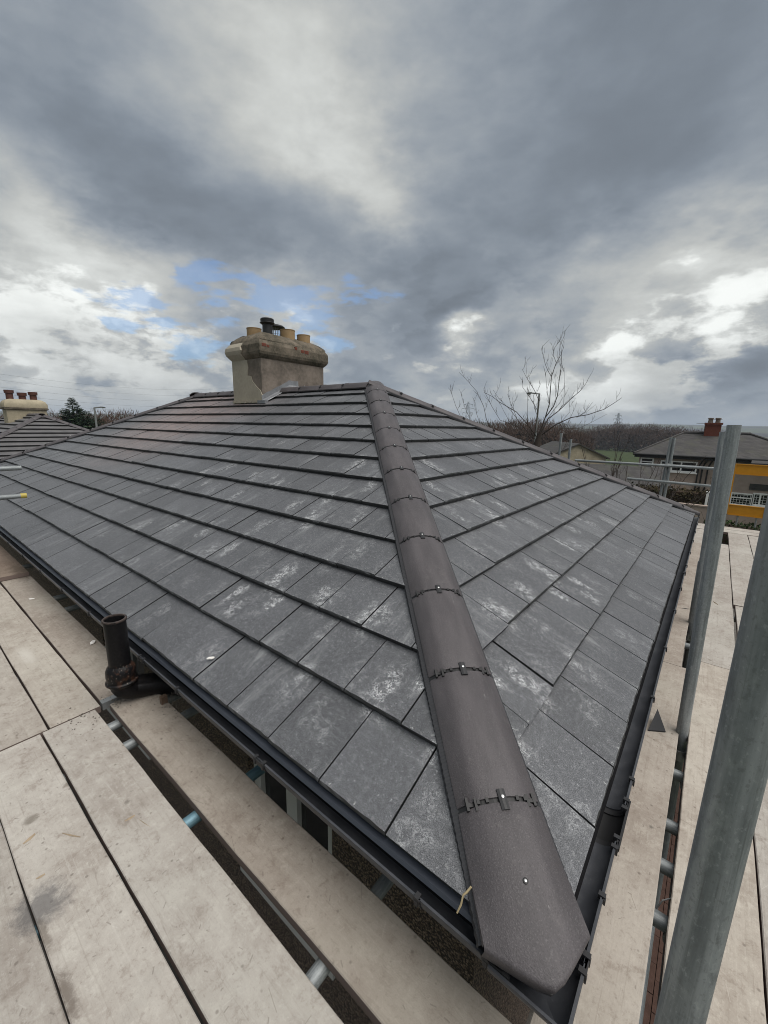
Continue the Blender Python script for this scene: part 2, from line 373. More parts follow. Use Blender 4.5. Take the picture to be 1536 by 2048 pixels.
def mat_board():
    m, t, b = new_mat('weathered_board')
    rn = objrnd(t)
    co = t.vm('ADD', objco(t), t.sc(t.comb(3.1, 1.7, 0.3), t.m('MULTIPLY', rn, 23.0)))     # x runs along the board
    n1 = t.noise(co, 2.6, 6.0, 0.62, 0.3); n2 = t.noise(co, 15.0, 8.0, 0.78, 0.3)
    dgl = t.n('ShaderNodeMapping'); t.inp(dgl.inputs[0], co); dgl.inputs['Rotation'].default_value = (0, 0, 0.55); dgl.inputs['Scale'].default_value = (9, 62, 1)
    flk = t.noise(dgl.outputs[0], 1.0, 4.0, 0.65, 0.4)
    fine = t.noise(co, 190.0, 3.0, 0.65)
    c = t.mix(t.ss(n1, 0.28, 0.72), (0.382, 0.342, 0.304), (0.525, 0.492, 0.446))
    c = t.mix(t.m('MULTIPLY', t.ss(n2, 0.50, 0.66), 0.65), c, (0.58, 0.55, 0.495))
    c = t.mix(t.m('MULTIPLY', t.ss(n2, 0.48, 0.34), 0.55), c, (0.27, 0.225, 0.19))
    gr_ = t.noise(t.vm('MULTIPLY', co, (2.2, 85.0, 1.0)), 1.0, 5.0, 0.65, 0.6); c = t.mix(t.m('MULTIPLY', t.ss(gr_, 0.54, 0.70), 0.30), c, (0.27, 0.235, 0.20)); c = t.mix(t.m('MULTIPLY', t.ss(gr_, 0.45, 0.30), 0.25), c, (0.62, 0.59, 0.54))
    n5 = t.noise(co, 55.0, 4.0, 0.7); c = t.mix(t.m('MULTIPLY', t.ss(n5, 0.54, 0.70), 0.35), c, (0.24, 0.20, 0.17)); c = t.mix(t.m('MULTIPLY', t.ss(n5, 0.44, 0.32), 0.35), c, (0.62, 0.59, 0.54))
    c = t.mix(t.m('MULTIPLY', t.ss(flk, 0.60, 0.74), 0.38), c, (0.24, 0.205, 0.175))
    c = t.mix(t.m('MULTIPLY', t.ss(flk, 0.40, 0.26), 0.35), c, (0.60, 0.575, 0.53))
    c = t.mix(t.m('MULTIPLY', t.ss(fine, 0.55, 0.75), 0.25), c, (0.26, 0.235, 0.21))
    # dark bruises and mud
    n4 = t.noise(co, 1.15, 4.0, 0.65, 0.5)
    c = t.mix(t.m('MULTIPLY', t.m('MULTIPLY', t.ss(n4, 0.64, 0.76), t.ss(n2, 0.36, 0.58)), 0.6), c, (0.13, 0.115, 0.105))
    def marks(scale, ln, wd, keep, seed):
        """short straight nicks, one per cell at a random angle"""
        v = t.n('ShaderNodeTexVoronoi'); cs = t.sc(t.vm('ADD', co, (seed, seed * 2.0, 0)), scale); cs = t.vm('MULTIPLY', cs, (1, 1, 0)); t.inp(v.inputs['Vector'], cs); v.inputs['Scale'].default_value = 1.0
        dx, dy, dz_ = t.sep(t.vm('SUBTRACT', cs, v.outputs['Position'])); r_, g_, b_ = t.sep(v.outputs['Color'])
        a = t.m('MULTIPLY_ADD', t.m('SUBTRACT', r_, 0.5), 3.0, 0.6); ca, sa = t.m('COSINE', a), t.m('SINE', a)
        xx = t.m('ADD', t.m('MULTIPLY', dx, ca), t.m('MULTIPLY', dy, sa)); yy = t.m('SUBTRACT', t.m('MULTIPLY', dy, ca), t.m('MULTIPLY', dx, sa))
        L_ = t.m('MULTIPLY', b_, ln)
        m_ = t.m('MULTIPLY', t.m('LESS_THAN', t.m('ABSOLUTE', xx), L_), t.ss(t.m('ABSOLUTE', yy), wd, wd * 0.4))
        return t.m('MULTIPLY', m_, t.m('LESS_THAN', g_, keep))
    c = t.mix(t.m('MULTIPLY', marks(6.0, 0.42, 0.008, 0.40, 0.0), 0.42), c, (0.15, 0.125, 0.105))
    c = t.mix(t.m('MULTIPLY', marks(21.0, 0.20, 0.05, 0.22, 3.3), 0.45), c, (0.16, 0.135, 0.115))
    c = t.mix(t.m('MULTIPLY', marks(12.0, 0.30, 0.018, 0.14, 7.7), 0.30), c, (0.66, 0.63, 0.58))
    dent = t.voro(co, 30.0); dcol = t.sep(t.voro(co, 30.0, out='Color'))[1]
    c = t.mix(t.m('MULTIPLY', t.m('MULTIPLY', t.ss(dent, 0.20, 0.08), t.m('LESS_THAN', dcol, 0.22)), 0.6), c, (0.17, 0.145, 0.125))
    P = wpos(t)
    def stain(px, py, r, colr, amt, sx=1.0, sy=1.0, sharp=0.25):
        nonlocal c
        q = at_z(px, py, DECK); d_ = t.vm('MULTIPLY', t.vm('SUBTRACT', P, tuple(q)), (1 / sx, 1 / sy, 0.0))
        dd = t.m('ADD', t.vm('LENGTH', d_), t.m('MULTIPLY', t.m('SUBTRACT', n2, 0.5), r * 2.2))
        c = t.mix(t.m('MULTIPLY', t.ss(dd, r, r * sharp), amt), c, colr)
    stain(85, 1810, 0.105, (0.14, 0.135, 0.135), 0.75, 1.0, 0.9)
    stain(135, 1990, 0.055, (0.15, 0.122, 0.10), 0.75, 1.9, 0.45)
    stain(90, 1870, 0.045, (0.15, 0.125, 0.10), 0.6, 1.8, 0.4)
    stain(52, 1310, 0.12, (0.66, 0.64, 0.60), 0.70, 1.9, 0.45, 0.1)
    stain(60, 1640, 0.03, (0.18, 0.16, 0.13), 0.6); stain(135, 1568, 0.022, (0.19, 0.16, 0.13), 0.6); stain(255, 1605, 0.02, (0.17, 0.15, 0.13), 0.6)
    stain(345, 1400, 0.10, (0.16, 0.145, 0.125), 0.75, 1.2, 0.6); stain(235, 1400, 0.05, (0.16, 0.145, 0.125), 0.6, 1.0, 0.7); stain(40, 1148, 0.16, (0.15, 0.125, 0.105), 0.7, 2.2, 0.6)
    stain(1355, 1190, 0.22, (0.24, 0.185, 0.16), 0.55, 0.35, 1.6); stain(1290, 1390, 0.12, (0.26, 0.20, 0.175), 0.5, 0.6, 1.6)
    stain(1303, 1654, 0.011, (0.20, 0.19, 0.17), 0.8); stain(1424, 1465, 0.012, (0.20, 0.17, 0.14), 0.8); stain(1420, 1320, 0.014, (0.22, 0.19, 0.16), 0.7)
    c = t.mix(t.m('MULTIPLY', t.ss(t.noise(P, 0.9, 4.0, 0.6), 0.48, 0.66), 0.30), c, (0.47, 0.465, 0.41))
    kk = t.lin(rn, 0, 1, 0.77, 0.90)
    c = t.vm('MULTIPLY', t.vm('MULTIPLY', c, t.comb(kk, kk, kk)), t.n('ShaderNodeObjectInfo').outputs['Color'])      # weathered tone per board; object colour also carries eave shade on gutter-side boards
    nz = t.sep(t.n('ShaderNodeNewGeometry').outputs['Normal'])[2]
    c = t.mix(t.ss(nz, 0.6, 0.3), c, (0.17, 0.13, 0.115))                       # sawn edges are weathered brown
    t.nt.links.new(c, b.inputs['Base Color'])
    b.inputs['Roughness'].default_value = 0.78; b.inputs['Specular IOR Level'].default_value = 0.25
    bump(t, b, t.m('ADD', t.m('ADD', fine, n2), flk), 0.5, 0.0018)
    return m
M_BOARD = mat_board()

def mat_tube(name, tint=(1, 1, 1)):
    m, t, b = new_mat(name)
    co = t.vm('ADD', objco(t), t.sc(t.comb(0.0, 0.0, 1.0), t.m('MULTIPLY', objrnd(t), 31.0)))   # z runs along the tube
    st = t.vm('MULTIPLY', co, (1.0, 1.0, 0.055))
    n1 = t.noise(st, 60.0, 5.0, 0.62); n2 = t.noise(t.vm('MULTIPLY', co, (1, 1, 0.35)), 28.0, 6.0, 0.7, 0.5); n3 = t.noise(t.vm('MULTIPLY', co, (1, 1, 0.7)), 150.0, 4.0, 0.7)
    def tt(c): return tuple(q * w for q, w in zip(c, tint))
    c = t.mix(t.ss(n1, 0.32, 0.70), tt((0.130, 0.143, 0.146)), tt((0.245, 0.262, 0.264)))
    c = t.mix(t.m('MULTIPLY', t.ss(n2, 0.50, 0.72), 0.60), c, tt((0.31, 0.330, 0.325)))
    c = t.mix(t.m('MULTIPLY', t.ss(n2, 0.44, 0.30), 0.6), c, tt((0.088, 0.096, 0.098)))
    c = t.mix(t.m('MULTIPLY', t.ss(n3, 0.54, 0.66), 0.50), c, tt((0.12, 0.125, 0.125))); c = t.mix(t.m('MULTIPLY', t.ss(n3, 0.44, 0.32), 0.40), c, tt((0.35, 0.368, 0.365)))
    st2 = t.noise(t.vm('MULTIPLY', co, (1.0, 1.0, 0.012)), 190.0, 3.0, 0.6)
    c = t.mix(t.m('MULTIPLY', t.ss(st2, 0.60, 0.70), 0.45), c, tt((0.085, 0.09, 0.09)))
    c = t.mix(t.m('MULTIPLY', t.ss(st2, 0.38, 0.30), 0.35), c, tt((0.33, 0.35, 0.345)))
    t.nt.links.new(c, b.inputs['Base Color'])
    b.inputs['Metallic'].default_value = 0.30
    t.nt.links.new(t.lin(n2, 0.3, 0.7, 0.58, 0.40), b.inputs['Roughness'])
    bump(t, b, t.m('ADD', n2, n3), 0.3, 0.0008)
    return m
M_TUBE = mat_tube('galvanised_tube', (1.22, 1.23, 1.25))
M_TUBEB = mat_tube('blue_tube', (0.62, 1.05, 1.28))
M_RUST = mat_plain('rusty_fitting', (0.16, 0.11, 0.08), 0.6, 0.4, metal=0.3, var=0.7, scale=18, bump_d=0.002)
M_STEEL = mat_plain('galvanised_fitting', (0.33, 0.34, 0.34), 0.45, 0.5, metal=0.5, var=0.5, scale=25)

def mat_vent():
    m, t, b = new_mat('vent_black_paint')
    P = wpos(t); x, y, z = t.sep(P)
    n = t.noise(P, 28.0, 5.0, 0.65); n2 = t.noise(P, 90.0, 4.0, 0.7)
    c = t.mix(t.ss(n2, 0.4, 0.7), (0.004, 0.0038, 0.0045), (0.009, 0.0085, 0.0095))
    col_band = t.m('MULTIPLY', t.ss(z, -0.20, -0.13), t.ss(z, -0.03, -0.085))
    c = t.mix(t.m('MULTIPLY', t.m('MULTIPLY', t.ss(n, 0.48, 0.60), col_band), 0.75), c, (0.060, 0.028, 0.017))
    c = t.mix(t.m('MULTIPLY', t.m('MULTIPLY', t.ss(n2, 0.62, 0.68), col_band), 0.8), c, (0.36, 0.31, 0.26))
    rim = t.m('MULTIPLY', t.ss(z, 0.192, 0.202), t.ss(n, 0.35, 0.5))
    c = t.mix(t.m('MULTIPLY', rim, 0.75), c, (0.085, 0.065, 0.058))
    t.nt.links.new(c, b.inputs['Base Color'])
    b.inputs['Roughness'].default_value = 0.45; b.inputs['Specular IOR Level'].default_value = 0.22
    bump(t, b, n2, 0.4, 0.002)
    return m
M_VENT = mat_vent()

def mat_pebble():
    m, t, b = new_mat('pebbledash')
    P = wpos(t)
    v = t.voro(P, 95.0); vc = t.voro(P, 95.0, out='Color')
    c = t.mix(t.sep(vc)[0], (0.10, 0.07, 0.05), (0.33, 0.25, 0.19))
    c = t.mix(t.ss(v, 0.38, 0.62), c, (0.045, 0.035, 0.03))
    t.nt.links.new(c, b.inputs['Base Color']); b.inputs['Roughness'].default_value = 0.8
    bump(t, b, t.m('SUBTRACT', 1.0, v), 1.0, 0.008)
    return m
M_PEB = mat_pebble()
M_FASCIA = mat_plain('fascia_black', (0.012, 0.012, 0.014), 0.5, 0.4)
M_SOFFIT = mat_plain('soffit', (0.05, 0.045, 0.04), 0.8, 0.2)
M_PVC = mat_plain('window_frame', (0.62, 0.62, 0.60), 0.4, 0.4, var=0.1)
def mat_glass():
    m, t, b = new_mat('window_glass'); b.inputs['Base Color'].default_value = (0.010, 0.012, 0.014, 1); b.inputs['Roughness'].default_value = 0.06; b.inputs['Specular IOR Level'].default_value = 0.6
    return m
M_GLASS = mat_glass()
M_CONC = mat_plain('old_render', (0.20, 0.168, 0.142), 0.85, 0.2, var=0.75, scale=3.2, bump_d=0.006, bscale=45, c2=(0.07, 0.062, 0.052))
M_BAND = mat_plain('mossy_render', (0.150, 0.125, 0.098), 0.9, 0.15, var=0.9, scale=5.0, bump_d=0.012, bscale=38, c2=(0.035, 0.036, 0.026))
M_PATCH = mat_plain('new_render', (0.36, 0.325, 0.262), 0.85, 0.2, var=0.35, scale=4.0, bump_d=0.004, bscale=40)
M_POT = mat_plain('clay_pot', (0.32, 0.22, 0.12), 0.75, 0.25, var=0.3, scale=6, bump_d=0.002)
M_REDPOT = mat_plain('red_clay_pot', (0.095, 0.042, 0.032), 0.7, 0.3, var=0.4, scale=7)
M_LEAD = mat_plain('lead_sheet', (0.20, 0.208, 0.222), 0.5, 0.5, metal=0.25, var=0.6, scale=9, bump_d=0.003, bscale=24)
M_BRICK = mat_plain('red_brick', (0.15, 0.052, 0.036), 0.85, 0.2, var=0.5, scale=14, bump_d=0.004)
M_CREAM = mat_plain('cream_render', (0.37, 0.325, 0.235), 0.85, 0.2, var=0.5, scale=2.4, bump_d=0.006, bscale=30)
M_PAVE = mat_plain('paving_brick', (0.10, 0.060, 0.048), 0.85, 0.2, var=0.5, scale=20, bump_d=0.003)
M_WALLP = mat_plain('pink_roughcast', (0.36, 0.29, 0.25), 0.9, 0.15, var=0.35, scale=1.2, bump_d=0.01, bscale=40)
M_YEL = mat_plain('yellow_paint', (0.52, 0.23, 0.006), 0.5, 0.4, var=0.25, scale=5)
M_YCAP = mat_plain('yellow_cap', (0.45, 0.36, 0.08), 0.5, 0.4, var=0.2)
M_BARK = mat_plain('bark', (0.055, 0.046, 0.04), 0.9, 0.15, var=0.5, scale=9)
M_WHITE = mat_plain('white_flake', (0.75, 0.73, 0.70), 0.7, 0.3, var=0.1)
M_WOODCHIP = mat_plain('split_wood', (0.34, 0.27, 0.19), 0.8, 0.2, var=0.5, scale=30)
M_STRAW = mat_plain('straw', (0.42, 0.34, 0.20), 0.8, 0.2, var=0.3, scale=40)
M_MORTAR = mat_plain('mortar_crumbs', (0.17, 0.155, 0.135), 0.9, 0.1, var=0.5, scale=40)
M_SLATEOFF = mat_plain('slate_offcut', (0.022, 0.023, 0.026), 0.6, 0.3, var=0.3)
M_GALV = mat_plain('lamp_grey', (0.20, 0.21, 0.21), 0.6, 0.4, var=0.2)
M_PYLON = mat_plain('pylon_steel', (0.10, 0.11, 0.115), 0.6, 0.3, var=0.1)

# ------------------------------------------------------------------ ground
def terrain_z(x, y):
    dx, dy = x + 3, y - 4; r = math.hypot(dx, dy)
    if r < 11: return GROUND
    ang = math.atan2(dy, dx)
    w = 0.5 + 0.5 * max(-1, min(1, (math.cos(ang - math.radians(62))) * 1.6))
    z = GROUND - (10.5 * w + 0.8) * (1 - math.exp(-(r - 11) / 55.0))
    k = max(0, min(1, (r - 1500) / 2300)); k = k * k * (3 - 2 * k)
    hill = 52 + 34 * mnoise.noise(Vector((math.cos(ang) * 3.1, math.sin(ang) * 3.1, 1.7))) + 12 * mnoise.noise(Vector((x / 420, y / 420, 3.1)))
    f = max(0, min(1, (7000 - r) / 1800)) if r > 5200 else 1
    return z + k * (hill + 11) * (0.4 + 0.6 * f)
def build_ground():
    mb = MB(); na = 144; radii = [0.0] + [11 * (6900 / 11) ** (i / 84) for i in range(85)]
    cx, cy = -3, 4
    vs = [(cx, cy, GROUND)]
    for r in radii[1:]:
        for j in range(na):
            a = 2 * PI * j / na; x, y = cx + r * math.cos(a), cy + r * math.sin(a); vs.append((x, y, terrain_z(x, y)))
    fs = [(0, 1 + j, 1 + (j + 1) % na) for j in range(na)]
    for i in range(len(radii) - 2):
        for j in range(na):
            a = 1 + i * na + j; b = 1 + i * na + (j + 1) % na
            fs.append((a, a + na, b + na, b))
    mb.add(vs, fs)
    m, t, b = new_mat('ground_grass'); P = wpos(t)
    n1 = t.noise(P, 0.02, 4.0, 0.6); n2 = t.noise(P, 0.35, 5.0, 0.65)
    fld = t.voro(t.vm('MULTIPLY', P, (1, 1, 0)), 0.0048, out='Color'); fr = t.sep(fld)
    c = t.mix(t.ss(n2, 0.3, 0.7), (0.034, 0.048, 0.020), (0.055, 0.072, 0.028))
    far = t.ss(t.vm('LENGTH', P), 700.0, 1400.0)
    cf = t.mix(t.ss(fr[0], 0.35, 0.55), (0.035, 0.032, 0.025), (0.085, 0.10, 0.05)); cf = t.mix(t.ss(n1, 0.5, 0.6), cf, (0.05, 0.042, 0.035))
    c = t.mix(far, c, cf)
    t.nt.links.new(c, b.inputs['Base Color']); b.inputs['Roughness'].default_value = 0.95; b.inputs['Specular IOR Level'].default_value = 0.1
    mb.build('ground', m, smooth=60, kind='structure')
build_ground()
def build_patio():
    m, t, b = new_mat('concrete_ground'); P = wpos(t)
    c = t.mix(t.ss(t.noise(P, 6.0, 5.0, 0.7), 0.35, 0.7), (0.075, 0.068, 0.06), (0.14, 0.13, 0.115)); t.nt.links.new(c, b.inputs['Base Color']); b.inputs['Roughness'].default_value = 0.9
    mb = MB(); mb.box((-13.5, -3.0, GROUND - 0.02), (3.0, 16.0, GROUND + 0.012))
    patio = mb.build('patio', m, kind='structure')
    meshes = []
    for k in range(4):
        q = MB(); h = R.uniform(-0.002, 0.003)
        q.box((-0.0485, -0.0985, 0.0), (0.0485, 0.0985, 0.048 + h)); meshes.append(q.mesh('paving_brick', M_PAVE))
    i = 0
    for cx in range(7):
        for cy in range(24):
            x = -0.04 + cx * 0.101; y = 1.3 + cy * 0.201 + (0.1 if cx % 2 else 0)
            link('paving_brick', R.choice(meshes), patio, Matrix.Translation((x, y, GROUND + 0.0125)))
build_patio()

# ------------------------------------------------------------------ the bungalow
house = empty('bungalow', (-L / 2, W / 2, GROUND), 'bungalow with a newly tiled grey hip roof, black gutters and a rendered chimney', 'house')
S_FR = dict(e1=Vector((-1, 0, 0)), e2=Vector((0, CT, ST)), n=Vector((0, -ST, CT)))
E_FR = dict(e1=Vector((0, 1, 0)), e2=Vector((-CT, 0, ST)), n=Vector((ST, 0, CT)))
FACES = ((S_FR, L, 0.5 - 0.3, M_TILE_S), (E_FR, W, 0.439 - 0.3, M_TILE_E))
TL = GAUGE + 0.05

def top_n(w): return -TH * w / GAUGE
def full_tile_mesh(mat, seed):
    rr = random.Random(seed); mb = MB(); n = 10; g = 0.0026
    xs = [g + (COVER - 2 * g) * i / n for i in range(n + 1)]
    e = [rr.uniform(-0.0014, 0.0014) for _ in xs]; e2 = [rr.uniform(-0.0010, 0.0010) for _ in xs]
    ch = [(x, 0.0066 + rr.uniform(-0.0012, 0.0018), top_n(0.006)) for x in xs]
    ed = [(x, 0.0 + a, -0.0080 + b_) for x, a, b_ in zip(xs, e, e2)]
    bo = [(x, 0.001 + a * 0.6, -TH + 0.001) for x, a in zip(xs, e)]
    bt = [(xs[0], TL, top_n(TL)), (xs[-1], TL, top_n(TL))]; bb = [(xs[0], TL, top_n(TL) - TH), (xs[-1], TL, top_n(TL) - TH)]
    k = n + 1; vs = ch + ed + bo + bt + bb; fs = []
    for i in range(n):
        fs.append((k + i, k + i + 1, i + 1, i)); fs.append((2 * k + i, 2 * k + i + 1, k + i + 1, k + i))
    T0 = 3 * k
    fs.append(tuple(range(k)) + (T0 + 1, T0))
    fs.append((0, T0, T0 + 2, 2 * k, k)); fs.append((k - 1, 2 * k - 1, 3 * k - 1, T0 + 3, T0 + 1))
    mb.add(vs, fs); return mb.mesh('roof_tile', mat)
def clip_poly(poly, a, b, c):          # keep a*u + b*w <= c
    out = []
    for i, p in enumerate(poly):
        q = poly[(i + 1) % len(poly)]; dp = a * p[0] + b * p[1] - c; dq = a * q[0] + b * q[1] - c
        if dp <= 0: out.append(p)
        if (dp < 0) != (dq < 0) and abs(dp - dq) > 1e-12:
            k = dp / (dp - dq); out.append((p[0] + (q[0] - p[0]) * k, p[1] + (q[1] - p[1]) * k))
    return out
def tile_from_poly(mb, poly):
    n = len(poly); vs = [(u, w, top_n(w) - (0.003 if w < 0.001 else 0)) for u, w in poly] + [(u, w, top_n(w) - TH) for u, w in poly]
    fs = [tuple(range(n))] + [(i + n, (i + 1) % n + n, (i + 1) % n, i) for i in range(n)]
    mb.add(vs, fs)
def build_tiles():
    near = []; far = {0: [], 1: []}; items = []
    for fi, (fr, length, off, mat) in enumerate(FACES):
        shared = [full_tile_mesh(mat, 40 + fi * 10 + s) for s in range(4)]
        rows = 13
        for r in range(rows):
            w0 = r * GAUGE; wtop = min(TL, W / 2 / CT - w0 - 0.05)
            if wtop < 0.05: continue
            sh = off + (0.15 if r % 2 else 0.0)
            for c in range(-3, 44):
                u0 = sh + c * COVER
                if u0 > length or u0 + COVER < 0: continue
                g = 0.0026
                poly = [(g, 0.0), (COVER - g, 0.0), (COVER - g, wtop), (g, wtop)]
                m_ = 0.045
                # both hips: CT*(w0+w) <= u0+u - m_   and   CT*(w0+w) <= length - (u0+u) - m_
                full0 = len(poly)
                p2 = clip_poly(poly, -1.0, CT, u0 - m_ - CT * w0); p2 = clip_poly(p2, 1.0, CT, length - u0 - m_ - CT * w0)
                if len(p2) < 3: continue
                cu = sum(q[0] for q in p2) / len(p2); cw = sum(q[1] for q in p2) / len(p2)
                area = 0.5 * abs(sum(p2[i][0] * p2[(i + 1) % len(p2)][1] - p2[(i + 1) % len(p2)][0] * p2[i][1] for i in range(len(p2))))
                if area < 0.002: continue
                org = fr['e1'] * u0 + fr['e2'] * w0
                ctr = org + fr['e1'] * cu + fr['e2'] * cw
                is_full = (p2 == poly) and wtop == TL
                v = ctr - CAM; size = area * abs(v.dot(fr['n'])) / v.length ** 3
                dpt = v.dot(FW); px = 768 + F_PX * v.dot(RT) / dpt if dpt > 0 else -999
                if px < -40: size *= 0.01
                items.append((size, fi, fr, org, p2, is_full, shared, mat))
    items.sort(key=lambda q: -q[0])
    far_mb = {0: MB(), 1: MB()}
    rj = random.Random(3)
    for i, (size, fi, fr, org, p2, is_full, shared, mat) in enumerate(items):
        jit = fr['n'] * rj.uniform(-0.0022, 0.0022) + fr['e2'] * rj.uniform(-0.0025, 0.0025)
        n2 = (fr['n'] + fr['e2'] * rj.uniform(-0.006, 0.006) + fr['e1'] * rj.uniform(-0.007, 0.007)).normalized()
        e1 = (fr['e1'] - n2 * fr['e1'].dot(n2)).normalized(); e2 = n2.cross(e1) if (n2.cross(e1)).dot(fr['e2']) > 0 else e1.cross(n2)
        mw = frame(org + jit, e1, e2, n2)
        if i < 300:
            if is_full: me = shared[rj.randrange(4)]
            else:
                mb = MB(); tile_from_poly(mb, p2); me = mb.mesh('roof_tile', mat)
            link('roof_tile', me, house, mw)
        else:
            mb = MB(); tile_from_poly(mb, p2); far_mb[fi].add([mw @ Vector(q) for q in mb.v], mb.f)
    far_mb[0].build('roof_tile', M_TILE_S, house, kind='stuff'); far_mb[1].build('roof_tile', M_TILE_E, house, kind='stuff')
build_tiles()

def build_shell():
    # boarding under the tiles, and the two slopes that face away
    d = -0.075
    A, B, C_, D = Vector((0, 0, 0)), Vector((0, W, 0)), Vector((-L, W, 0)), Vector((-L, 0, 0))
    P1, P2 = Vector((-W / 2, W / 2, H)), Vector((-L + W / 2, W / 2, H)); dz = Vector((0, 0, d))
    mb = MB(); ins = 0.02
    mb.add([q + dz for q in (A, B, C_, D, P1, P2)], ((0, 4, 5, 3), (0, 1, 4), (1, 2, 5, 4), (2, 3, 5)))
    mb.build('roof_underlay', M_DARK, house)
    mb = MB()
    for fr_o, e1, e2, length in ((Vector((0, W, 0)), Vector((-1, 0, 0)), Vector((0, -CT, ST)), L), (Vector((-L, 0, 0)), Vector((0, 1, 0)), Vector((CT, 0, ST)), W)):
        nrm = Vector((0, ST, CT)) if abs(e1.x) > 0.5 else Vector((-ST, 0, CT))
        for r in range(13):
            w0 = r * GAUGE; w1 = min(w0 + TL, W / 2 / CT - 0.05)
            a0, a1 = CT * w0 + 0.05, length - CT * w0 - 0.05; b0, b1 = CT * w1 + 0.05, length - CT * w1 - 0.05
            q = lambda u, w, n_: fr_o + e1 * u + e2 * w + nrm * n_
            mb.add((q(a0, w0, 0), q(a1, w0, 0), q(b1, w1, top_n(w1 - w0)), q(b0, w1, top_n(w1 - w0)), q(a0, w0, -TH), q(a1, w0, -TH)), ((0, 1, 2, 3), (4, 5, 1, 0)))
    mb.build('back_slope', M_TILE_S, house)
    # walls
    mb = MB(); x0, x1, y0, y1 = -L + 0.3, -0.3, 0.3, W - 0.3
    wins = [(-4.15, -3.2), (-1.75, -1.05)]
    zt, zb = -0.42, -1.45
    xs = [x0] + [q for w in wins for q in w] + [x1]
    for i in range(len(xs) - 1):
        a, b = xs[i], xs[i + 1]
        if (a, b) in wins:
            mb.box((a, y0, GROUND), (b, y0 + 0.25, zb)); mb.box((a, y0, zt), (b, y0 + 0.25, -0.16))
        else: mb.box((a, y0, GROUND), (b, y0 + 0.25, -0.16))
    mb.box((x1 - 0.25, y0 + 0.251, GROUND), (x1, y1, -0.16)); mb.box((x0, y0 + 0.251, GROUND), (x0 + 0.25, y1, -0.16)); mb.box((x0 + 0.251, y1 - 0.25, GROUND), (x1 - 0.251, y1, -0.16))
    mb.build('wall', M_PEB, house)
    for a, b in wins:
        w = MB(); y = y0 + 0.035
        m_ = (a + b) / 2
        for lo, hi in ((a, a + 0.065), (b - 0.065, b), (m_ - 0.045, m_ + 0.045)): w.box((lo, y, zb), (hi, y + 0.07, zt))
        for lo, hi in ((zb, zb + 0.065), (zt - 0.065, zt)): w.box((a + 0.066, y + 0.002, lo), (b - 0.066, y + 0.068, hi))
        wo = w.build('window', M_PVC, house)
        g = MB(); g.box((a + 0.06, y + 0.03, zb + 0.06), (b - 0.06, y + 0.04, zt - 0.06)); g.build('pane', M_GLASS, wo)
        g = MB(); g.box((a - 0.06, y0 - 0.06, zb - 0.05), (b + 0.06, y0 + 0.03, zb - 0.001)); g.build('sill', M_PVC, wo)
    # fascia and soffit run round the eaves
    mb = MB(); sw = lambda d0, d1, z0, z1: [mb.box((-L + d0, d0, z0), (-d0, d1, z1)), mb.box((-d1, d1 + 0.001, z0), (-d0, W - d0, z1))]
    sw(0.068, 0.088, -0.20, -0.032); mb.build('fascia', M_FASCIA, house)
    mb = MB(); mb.box((-L + 0.09, 0.089, -0.185), (-0.089, 0.30, -0.165)); mb.box((-0.30, 0.301, -0.185), (-0.089, W - 0.09, -0.165)); mb.build('soffit', M_SOFFIT, house)
build_shell()

# ---------------- gutters: swept outwards from the tile edge; d is the distance out from the edge
def sweep(prof, side, t0, t1, corner0=False):
    """closed profile [(d, z)], side 'S' runs along -X at y=-d, side 'E' along +Y at x=d"""
    rings = []
    for k, t in enumerate((t0, t1)):
        ring = []
        for d, z in prof:
            tt = t if not (corner0 and k == 0) else -d
            ring.append(Vector((-tt, -d, z)) if side == 'S' else Vector((d, tt, z)))
        rings.append(ring)
    if side == 'S': rings = [list(reversed(r)) for r in rings]
    return rings
def gprof(o=0.0, rim=0.055):
    """deep half-round section with a small bead on the outer rim"""
    back = -0.062; c = (rim + back) / 2; rx = (rim - back) / 2 + o; zc = -0.066; rz2 = (0.060 if rim < 0.05 else 0.044) + o
    outer = [(c + rx * math.cos(a), zc - rz2 * math.sin(a)) for a in [PI * q / 12 for q in range(13)]]
    inner = [(c + (rx - 0.0032) * math.cos(a), zc - (rz2 - 0.0035) * math.sin(a)) for a in [PI * (12 - q) / 12 for q in range(13)]]
    bead = [(rim + o - 0.0045, -0.060), (rim + o + 0.0025, -0.060), (rim + o + 0.003, -0.066)]
    return bead + outer[1:12] + [(back - o, -0.066), (back - o, -0.058), (back - o + 0.0032, -0.058)] + inner[1:12]
